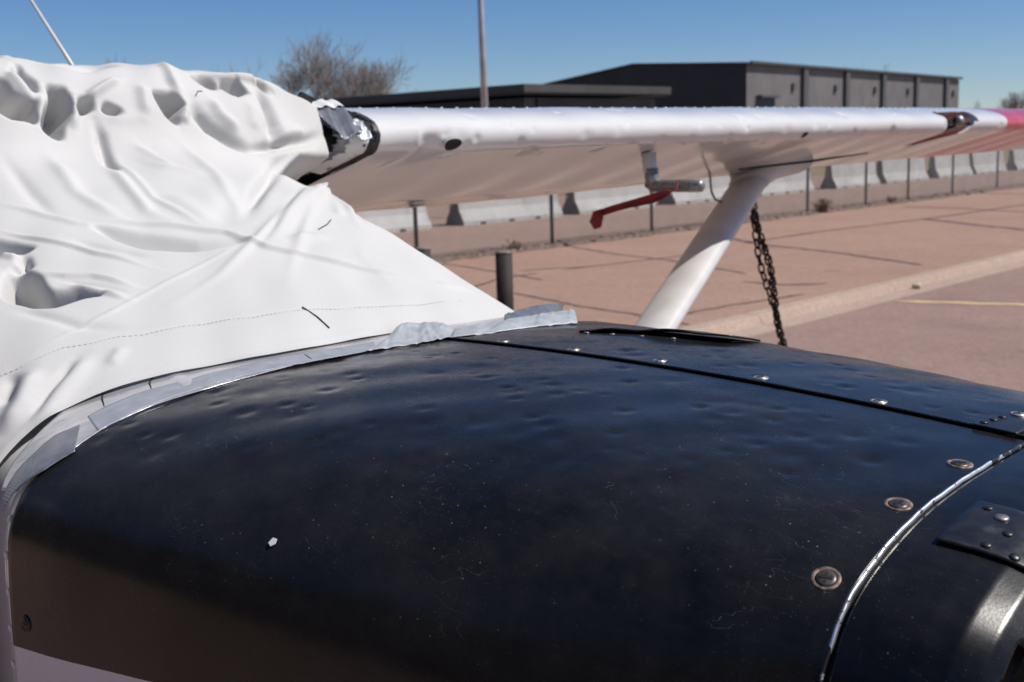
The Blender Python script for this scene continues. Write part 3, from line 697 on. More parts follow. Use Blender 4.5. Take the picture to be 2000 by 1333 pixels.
# --- doubler plates with rivets on the nose bowl and by the seam
def plate(X0, X1, q0, q1, off, m, skew=0.0, name='doubler_plate', lbl=None):
    X, Q = np.meshgrid(np.linspace(X0, X1, 20), np.linspace(q0, q1, 30), indexing='ij'); Qs = Q; Xs = X+skew*(Q-q0)/(q1-q0)
    P = fus(Xs, Qs)+fus_n(Xs, Qs)*off; o = grid(name, P, m, plane, solid=.0028)
    if lbl: o['label'] = lbl
    return o
plate(1.913, 2.026, -.196, -.142, .0032, M['black2'], .002, lbl='black riveted plate wrapped over the nose')
rb = disc_mesh('rivet', [(.0042, -.0003), (.0045, .0008), (.003, .0017), (.001, .002)], M['black2'], 14); rs = disc_mesh('rivet', [(.0058, -.0003), (.006, .001), (.004, .0018), (.001, .0022)], M['steel'], 16)
for X_, q_, me in ((1.944, -.158, rs), (1.957, -.173, rb), (1.928, -.150, rb), (1.950, -.190, rb), (1.972, -.192, rb), (1.985, -.172, rb), (1.99, -.15, rb), (2.005, -.19, rb), (2.012, -.165, rb)): place('rivet', me, X_, q_, .0032, 0, plane)
plate(1.822, 1.868, -.0015, .034, .0052, M['black2'], .0)
for X_, q_ in ((1.829, .006), (1.832, .018), (1.834, .030)): place('rivet', rb, X_, q_, .0052, 0, plane)
# --- oil filler door standing ajar on the far half
X, Q = np.meshgrid(np.linspace(1.145, 1.365, 60), np.linspace(0, 1, 16), indexing='ij')
q0 = np.interp(X, [1.145, 1.27, 1.375], [.081, .103, .132]); Qd = q0+Q*.045
lift = np.interp(X, [1.145, 1.2, 1.25, 1.30, 1.365], [.003, .007, .010, .013, .009])*(1-.55*Q)+.0014*np.sin(X*75)*(1-Q)
grid('oil_door', fus(X, Qd)+fus_n(X, Qd)*(lift+.003)[..., None], M['black2'], plane, solid=.003)['label'] = 'black oil door bent open along its near edge'
grid('oil_door_seat', fus(X, Qd+.004)+fus_n(X, Qd+.004)*.0034, M['dark'], plane)
for X_ in (1.165, 1.205, 1.25, 1.295): place('rivet', rs, X_, float(np.interp(X_, [1.145, 1.27, 1.375], [.081, .103, .132]))-.006, .003, 0, plane).scale = (.7, .7, .7)
# paint chip on the cowl
P, a, b, n = frame_at(1.358, -.3189, .0006)
V = [P+a*x+b*y for x, y in ((-.004, -.0025), (.001, -.005), (.0045, -.001), (.003, .0042), (-.0025, .004))]
mesh('paint_chip', V+[v+n*.0006 for v in V], [(4, 3, 2, 1, 0), (5, 6, 7, 8, 9)]+[(i, (i+1) % 5, 5+(i+1) % 5, 5+i) for i in range(5)], M['white_matte'], plane, False)['label'] = 'bare white chip in the black paint'

# --- wing: lofted aerofoil with hail dents along the leading edge
def wing_drop(Y): return np.interp(Y, [.6, 2.6, 4.8, 6.4], [.30, .285, .19, .15])
def chord(Y): return np.interp(Y, [.6, 2.9, 6.4], [1.92, 1.92, 1.45])
def aero(Y, s, off=0.0):
    """s in [-1,1]: -1 trailing edge below, 0 leading edge, 1 trailing edge above"""
    x = s*s; c = chord(Y); yt = .62*(.2969*np.sqrt(x+1e-9)-.126*x-.3516*x**2+.2843*x**3-.1036*x**4)
    yc = .055*x*(1-x)*4*.28; D = c*x; r = .042
    nose = np.sqrt(np.clip(r*r-(r-np.minimum(D, r))**2, 0, None)); u_ = np.clip((D-r)/(c-r), 0, 1)
    low = nose+np.interp(u_, [0, .28, .6, 1], [0, .075, .05, -.042])        # tight nose, then a nearly flat underside
    z = np.where(s > 0, c*(yc+yt*1.02), -low); X = -D; tip = np.clip((Y-5.9)/.5, 0, 1); sc = np.sqrt(np.maximum(1-tip**2, .02))
    return np.stack(np.broadcast_arrays(X, Y, 1.975+z*sc-wing_drop(Y)*x), -1)
WD = []
for i in range(64): WD.append((rng.uniform(.85, 5.4), rng.uniform(-.22, .26), rng.uniform(.010, .03), rng.uniform(.002, .006)))
for y in (1.27, 1.95, 2.35, 2.62, 3.05, 3.35, 3.6, 3.8): WD.append((y, -.09+rng.uniform(-.03, .03), .016, .005))
WC = aero(np.array([d[0] for d in WD]), np.array([d[1] for d in WD]))
def wing_surface(Y0, Y1, ny, s0, s1, ns, off=0.0, dents=True):
    Yv = np.linspace(Y0, Y1, ny); Y, S = np.meshgrid(Yv, np.linspace(s0, s1, ns), indexing='ij')
    P = aero(Y, S); n = np.cross(aero(Y+.01, S)-aero(Y-.01, S), aero(Y, S+.004)-aero(Y, S-.004)); n /= np.linalg.norm(n, axis=-1, keepdims=True)+1e-12
    n *= np.where((n*np.stack([np.where(np.abs(S) < .2, 1, 0), 0*S, np.where(np.abs(S) < .1, 0, np.sign(S))], -1)).sum(-1, keepdims=True) < 0, -1, 1)
    h = np.full(Y.shape, off)
    if dents:
        for c, d in zip(WC, WD):
            r2 = ((P-c)**2).sum(-1); m_ = r2 < (4*d[2])**2
            h[m_] -= d[3]*np.exp(-r2[m_]/d[2]**2)
        # crumpled crease in the leading edge near the root
        cr = np.exp(-((Y-.885)/.012)**2)*np.exp(-((S+.10)/.13)**2); h += .007*cr
        h -= .016*np.exp(-((Y-.93)/.045)**2)*np.exp(-((S+.06)/.12)**2)+.010*np.exp(-((Y-.80)/.07)**2)*np.exp(-((S+.01)/.16)**2)
        h += .0016*np.sin(Y*7+S*6)*np.exp(-(S/.5)**2)+.0010*np.sin(Y*19+2*S)
    return P+n*h[..., None]
wing_mat = M['white']
def wing_part(Y0, Y1, ny, m, name='wing_skin', ns=260, mask_fn=None):
    P = wing_surface(Y0, Y1, ny, -1, 1, ns); mk = None
    if mask_fn is not None:
        Yc = np.linspace(Y0, Y1, ny); Sc = np.linspace(-1, 1, ns); Ym, Sm = np.meshgrid((Yc[1:]+Yc[:-1])/2, (Sc[1:]+Sc[:-1])/2, indexing='ij'); mk = ~mask_fn(Ym, Sm)
    return grid(name, P, m, plane, mask=mk)
LY0, LY1 = 4.16, 4.50
def light_hole(Y, S): return (Y > LY0+.09*np.clip(-S/.30, 0, 1)*0) & (Y < LY1-.16*np.clip(-S/.34, 0, 1)) & (S > -.36) & (S < .20)
wing_part(.735, 4.86, 900, M['white'], mask_fn=light_hole)['label'] = 'long white wing skin dented along its leading edge'
wing_part(4.8605, 6.4, 120, M['red'], 'wing_tip', 120)['label'] = 'red wing tip'
wl = grid('light_recess', wing_surface(LY0-.02, LY1+.02, 30, -.38, .24, 60, -.05, False), M['dark'], plane)
for yy, sl in ((LY0, 0), (LY1, 1)):
    s = np.linspace(-.36, .20, 40); r_ = []
    for off in (.001, -.05):
        Yl = yy-(.16*np.clip(-s/.34, 0, 1) if sl else 0*s); P_ = aero(Yl, s); P_[..., 0] += off*.8; r_.append(P_)
    grid('recess_wall', np.array(r_), M['dark'] if not sl else M['white_matte'], plane)
s = np.linspace(-.40, .02, 40); yl = LY1-.16*np.clip(-s/.34, 0, 1)
lp_ = [aero(yl+d, s)+np.array([.004, 0, 0]) for d in (-.06, -.03, 0, .004)]
grid('lens_lip', np.array(lp_), M['white'], plane)
bm = bmesh.new(); bmesh.ops.create_uvsphere(bm, u_segments=16, v_segments=10, radius=.028); me = bpy.data.meshes.new('landing_lamp'); bm.to_mesh(me); bm.free()
o = link('landing_lamp', me, M['steel'], plane); o.location = (-.04, 4.36, 1.985)
# rivet rows on the wing nose
wr_ = disc_mesh('wing_rivet', [(.0055, -.0004), (.005, .0012), (.003, .0024), (.001, .0028)], M['white'], 10)
def wplace(name, me, Y, s, sc=1):
    P = Vector(aero(np.array([Y]), np.array([s]))[0]); a = Vector(aero(np.array([Y]), np.array([s+.01]))[0])-P; a.normalize(); b = Vector((0, 1, 0)); n = a.cross(b).normalized()
    if n.z*(1 if s > 0 else -1) < 0: n = -n
    b = n.cross(a); o = bpy.data.objects.new(name, me); col.objects.link(o)
    o.matrix_world = Matrix(((a.x*sc, b.x*sc, n.x*sc, P.x), (a.y*sc, b.y*sc, n.y*sc, P.y), (a.z*sc, b.z*sc, n.z*sc, P.z), (0, 0, 0, 1))); o.parent = plane; return o
Yr = .78
while Yr < 4.8:
    wplace('rivet', wr_, Yr, .375, 1.0); Yr += .062
# holes in the leading edge: cabin vent inlet and stall-warning port
def port(Y, s, ry, rs, lbl):
    th = np.linspace(0, 2*pi, 25)[:-1]; V = []; F = []
    def ring(k, off):
        R = [];
        for a in th:
            yy = Y+ry*k*cos(a)*(1+.25*sin(a)); ss = s+rs*k*sin(a); p = aero(np.array([yy]), np.array([ss]))[0]; R.append((p[0]+off, p[1], p[2]))
        return R
    for k, off in ((1.12, .0012), (1.0, .0022), (.97, .0014)): V += ring(k, off)
    n = len(th)
    for i in range(2):
        for k in range(n): F.append((i*n+k, i*n+(k+1) % n, (i+1)*n+(k+1) % n, (i+1)*n+k))
    rim = mesh('vent_rim', V, F, M['white'], plane); V2 = sum((ring(k_, .0026) for k_ in (1.0, .85, .7, .55, .4, .25, .1)), []); F2 = [(i*n+k, i*n+(k+1) % n, (i+1)*n+(k+1) % n, (i+1)*n+k) for i in range(6) for k in range(n)]+[tuple(6*n+k for k in range(n))]
    h = mesh('vent_inlet', V2, F2, M['dark'], plane); h['label'] = lbl
port(1.005, -.075, .030, .045, 'black air inlet in the leading edge'); port(2.874, -.085, .018, .035, 'small black port in the leading edge')
# wing root: rubber seal, inner rib, torn foil
def root_band(Y0, Y1, k0, k1, off, m, name, s0=-.33, s1=.33, jag=0.0, lbl=None):
    s = np.linspace(s0, s1, 120); rows = []
    for t_ in np.linspace(0, 1, 7):
        Yv = Y0+(Y1-Y0)*t_+jag*(np.sin(s*55+2)+.6*np.sin(s*131))*(1 if t_ in (0.0,) else .2); sc = k0+(k1-k0)*t_
        P = aero(Yv, s); P[..., 0] = -.16+(P[..., 0]+.16)*sc+off; P[..., 2] = 1.96+(P[..., 2]-1.96)*sc; rows.append(P)
    o = grid(name, np.array(rows), m, plane, solid=.003)
    if lbl: o['label'] = lbl
    return o
root_band(.730, .744, .99, 1.008, .001, M['rubber'], 'rubber_seal', lbl='torn black rubber seal round the wing root', jag=.005)
root_band(.714, .732, .91, .985, 0, M['rubber'], 'seal_lining', jag=.006)
root_band(.668, .718, .80, .93, .0, M['white_matte'], 'root_rib', -.34, .16, .005)
root_band(.640, .684, .70, .84, .0, M['duct_dark'], 'root_fairing', -.36, .20, .005)
root_band(.56, .66, .55, .72, -.01, M['dark'], 'root_cavity', -.4, .4)
def crumple(name, quad, n, amp, m, seed, parent, thick=.001):
    R = np.random.default_rng(seed); a, b, c, d = map(np.array, quad); u, v = np.meshgrid(np.linspace(0, 1, n), np.linspace(0, 1, n), indexing='ij')
    P = (a*(1-u[..., None])+b*u[..., None])*(1-v[..., None])+(d*(1-u[..., None])+c*u[..., None])*v[..., None]
    nn = np.cross(b-a, d-a).astype(float); nn /= np.linalg.norm(nn); h = 0*u
    for k in range(14):
        f = R.uniform(1, 4.5, 2); ph = R.uniform(0, 6, 2); h += np.abs(np.sin(u*f[0]*2+ph[0]+v*f[1]))*R.normal(0, 1)/(1+k*.3)
    h = (h-h.mean())/h.std(); P = P+nn*(h*amp)[..., None]
    P[0] += R.normal(0, amp*.35, P[0].shape); P[-1] += R.normal(0, amp*.35, P[-1].shape); P[:, -1] += R.normal(0, amp*.35, P[:, -1].shape)
    return grid(name, P, m, parent, solid=thick)
crumple('torn_foil', [(-.07, .60, 2.042), (-.08, .690, 2.046), (.0, .695, 1.99), (.004, .625, 1.965)], 26, .0028, M['duct_dark'], 3, plane)
crumple('torn_foil', [(-.16, .62, 2.064), (-.16, .72, 2.072), (-.09, .705, 2.052), (-.09, .60, 2.048)], 18, .0016, M['white_matte'], 9, plane)
crumple('torn_foil', [(-.03, .665, 2.01), (-.03, .715, 2.012), (.004, .718, 1.968), (.006, .68, 1.962)], 14, .0014, M['duct'], 19, plane)

# --- strut with fairing
def stream_section(c, th, n=28):
    t = np.linspace(0, 2*pi, n, endpoint=False); x = .5*np.cos(t); y = np.sin(t)*.5*(1+.35*np.cos(t)); return np.stack([x*c, y*th], 1)
ST, SB_ = Vector((-.52, 3.342, 1.782)), Vector((.233, .689, .692)); ax = (SB_-ST).normalized(); ch = Vector((1, 0, 0)); ch = (ch-ax*ch.dot(ax)).normalized(); nn = ax.cross(ch)
def loft_sections(name, secs, m, parent):
    V = []; F = []; n = len(secs[0])
    for s in secs: V += s
    for i in range(len(secs)-1):
        for k in range(n): F.append((i*n+k, i*n+(k+1) % n, (i+1)*n+(k+1) % n, (i+1)*n+k))
    F += [tuple(range(n-1, -1, -1)), tuple((len(secs)-1)*n+k for k in range(n))]
    return mesh(name, V, F, m, parent)
sec = stream_section(.168, .072)
loft_sections('wing_strut', [[ST+ax*d+ch*p[0]+nn*p[1] for p in sec] for d in np.linspace(.0, (SB_-ST).length, 12)], M['strutp'], plane)['label'] = 'white streamlined strut, upper half in the wing shadow'
fs = []
for d, k, kx, sh_ in ((-.10, 1.9, 2.6, .10), (-.05, 1.5, 2.0, .05), (.0, 1.25, 1.45, .015), (.06, 1.12, 1.14, 0), (.12, 1.06, 1.06, 0)):
    fs.append([ST+ax*d+ch*(p[0]*kx+sh_*.2)+nn*p[1]*k for p in sec])
loft_sections('strut_fairing', fs, M['strutp'], plane)
mb = MB(); mb.add(tube_vf([(.02, 3.33, 1.862), (-.2, 3.23, 1.832), (-.42, 3.05, 1.808)], [.003, .006, .004], 6)); mb.build('fairing_gap', M['dark'], plane, True)
# --- pitot tube, fuel vent, aerial
tube('pitot_mast', [(-.115, 2.02, 1.90), (-.11, 2.02, 1.845), (-.10, 2.02, 1.80)], [.026, .024, .022], M['strutp'], plane, 16)
tube('pitot_tube', [(-.125, 2.02, 1.795), (-.10, 2.02, 1.789), (.06, 2.02, 1.789), (.098, 2.02, 1.789), (.105, 2.02, 1.789)], [.012, .021, .021, .020, .012], M['steel'], plane, 18)
tube('pitot_elbow', [(-.105, 2.02, 1.848), (-.104, 2.02, 1.815), (-.10, 2.02, 1.787)], [.0245, .0235, .022], M['steel'], plane, 16)
tube('fuel_vent', [(-.5, 2.90, 1.90), (-.5, 2.914, 1.875), (-.5, 2.955, 1.80), (-.5, 2.968, 1.72), (-.492, 2.985, 1.685), (-.47, 3.02, 1.668)], .0052, M['steel'], plane, 8)
tube('whip_aerial', [(-0.3346, 0.15, 2.089), (-0.5137, 0.15, 2.2548), (-0.7725, 0.15, 2.4942)], [.006, .0045, .0035], M['strutp'], plane, 10); 
tube('tie_down_ring', [(-.56+.022*cos(a), 3.32, 1.755+.03*sin(a)) for a in np.linspace(0, 2*pi, 17)[:-1]], .005, M['steel'], plane, 8, closed=True)
tube('ring_stem', [(-.56, 3.32, 1.83), (-.56, 3.32, 1.78)], .007, M['steel'], plane, 8)
# --- hidden undercarriage so that the aircraft stands
def wheel(x, y, r):
    V, F = tube_vf([(x+cos(a)*(r-.07), y, r+sin(a)*(r-.07)) for a in np.linspace(0, 2*pi, 25)[:-1]], .07, 12, closed=True); mesh('tyre', V, F, M['rubber'], plane)
    V, F = tube_vf([(x, y-.05, r), (x, y+.05, r)], r-.09, 20); mesh('wheel_rim', V, F, M['white_matte'], plane)
wheel(1.35, 0, .20); wheel(-.75, 1.25, .23); wheel(-.75, -1.25, .23)
tube('nose_leg', [(1.33, 0, .95), (1.36, .1, .5), (1.35, .1, .2)], .035, M['steel'], plane); tube('nose_axle', [(1.35, .12, .2), (1.35, -.08, .2)], .02, M['steel'], plane)
for sg in (1, -1): tube('gear_leg', [(-.7, .4*sg, .85), (-.73, .9*sg, .5), (-.75, 1.22*sg, .23)], [.04, .03, .024], M['white'], plane)

# ================================================================ tie-down chain
chn = empty('tie_down_chain', (-.5, 3.9, 0)); tag(chn, 'rusty black double chain hanging from the wing to the ground', 'chain')
M['chainm'] = noisy('rusty_black_chain', (.010, .008, .007), (.032, .023, .019), 60, .65, metal=.3)
def link_mesh(L=.024, W=.0135, r=.0048):
    pts = []
    for a in np.linspace(-pi/2, pi/2, 7): pts.append((0, W*sin(a), L*.5+W*cos(a)))
    for a in np.linspace(pi/2, 3*pi/2, 7): pts.append((0, W*sin(a), -L*.5+W*cos(a)))
    V, F = tube_vf(pts, r, 6, closed=True); me = bpy.data.meshes.new('chain_link'); me.from_pydata([tuple(v) for v in V], [], F); me.materials.append(M['chainm']); me.polygons.foreach_set('use_smooth', [True]*len(me.polygons)); return me
cl = link_mesh()
TOP, BOT = Vector((-.56, 3.335, 1.75)), Vector((-.56, 4.085, .03))
for strand in (0, 1):
    N = 44; 
    for i in range(N):
        t_ = (i+.5)/N*(1.0 if strand == 0 else .66); p = TOP.lerp(BOT, t_); sway = .010*sin(t_*21+strand*2.6)+(.011 if strand else -.009)*(1+.4*sin(t_*9)); p = p+Vector((.5*sway, .86*sway, 0))+Vector((0, .05*sin(pi*t_)*-.4, 0))
        if strand and t_ > .64: continue
        d = (BOT-TOP).normalized(); o = bpy.data.objects.new('chain_link', cl); col.objects.link(o); o.parent = chn
        a = Vector((1, 0, 0)); a = (a-d*a.dot(d)).normalized(); b = d.cross(a); rot = (pi/2 if i % 2 else 0)+.55+rnd.gauss(0, .22); a2 = a*cos(rot)+b*sin(rot); b2 = d.cross(a2); q = p-Vector(chn.location)
        o.matrix_local = Matrix(((a2.x, b2.x, d.x, q.x), (a2.y, b2.y, d.y, q.y), (a2.z, b2.z, d.z, q.z), (0, 0, 0, 1)))
# streamer on the pitot tube
V = []; F = []; path = [(.010, 1.965, 1.772), (-.03, 1.945, 1.752), (-.10, 1.93, 1.738), (-.20, 1.93, 1.715), (-.262, 1.935, 1.698)]
wid = [.016, .024, .017, .016, .018]
for (x, y, z), w_ in zip(path, wid): V += [(x, y-.006, z+w_*.75), (x+.004, y+.010, z), (x, y-.004, z-w_*.75)]
for i in range(len(path)-1): k = 3*i; F += [(k, k+1, k+4, k+3), (k+1, k+2, k+5, k+4)]
sm = empty('warning_streamer', (-.1, 1.95, 1.74)); tag(sm, 'red cloth streamer tied to the pitot tube blowing to the left', 'streamer')
o = mesh('ribbon', V, F, M['flag'], sm); s_ = o.modifiers.new('s', 'SUBSURF'); s_.levels = s_.render_levels = 2; s_ = o.modifiers.new('t', 'SOLIDIFY'); s_.thickness = .002
V = [(-.245, 1.93, 1.716), (-.295, 1.94, 1.704), (-.318, 1.945, 1.668), (-.302, 1.95, 1.640), (-.268, 1.945, 1.648), (-.25, 1.935, 1.68), (-.285, 1.925, 1.676)]
o = mesh('ribbon_end', V, [(0, 1, 6), (1, 2, 6), (2, 3, 6), (3, 4, 6), (4, 5, 6), (5, 0, 6)], M['flag'], sm); s_ = o.modifiers.new('t', 'SOLIDIFY'); s_.thickness = .006
tube('cord', [(.012, 1.965, 1.772), (.02, 1.99, 1.775), (.02, 2.0, 1.80)], .003, M['flag'], sm, 6)

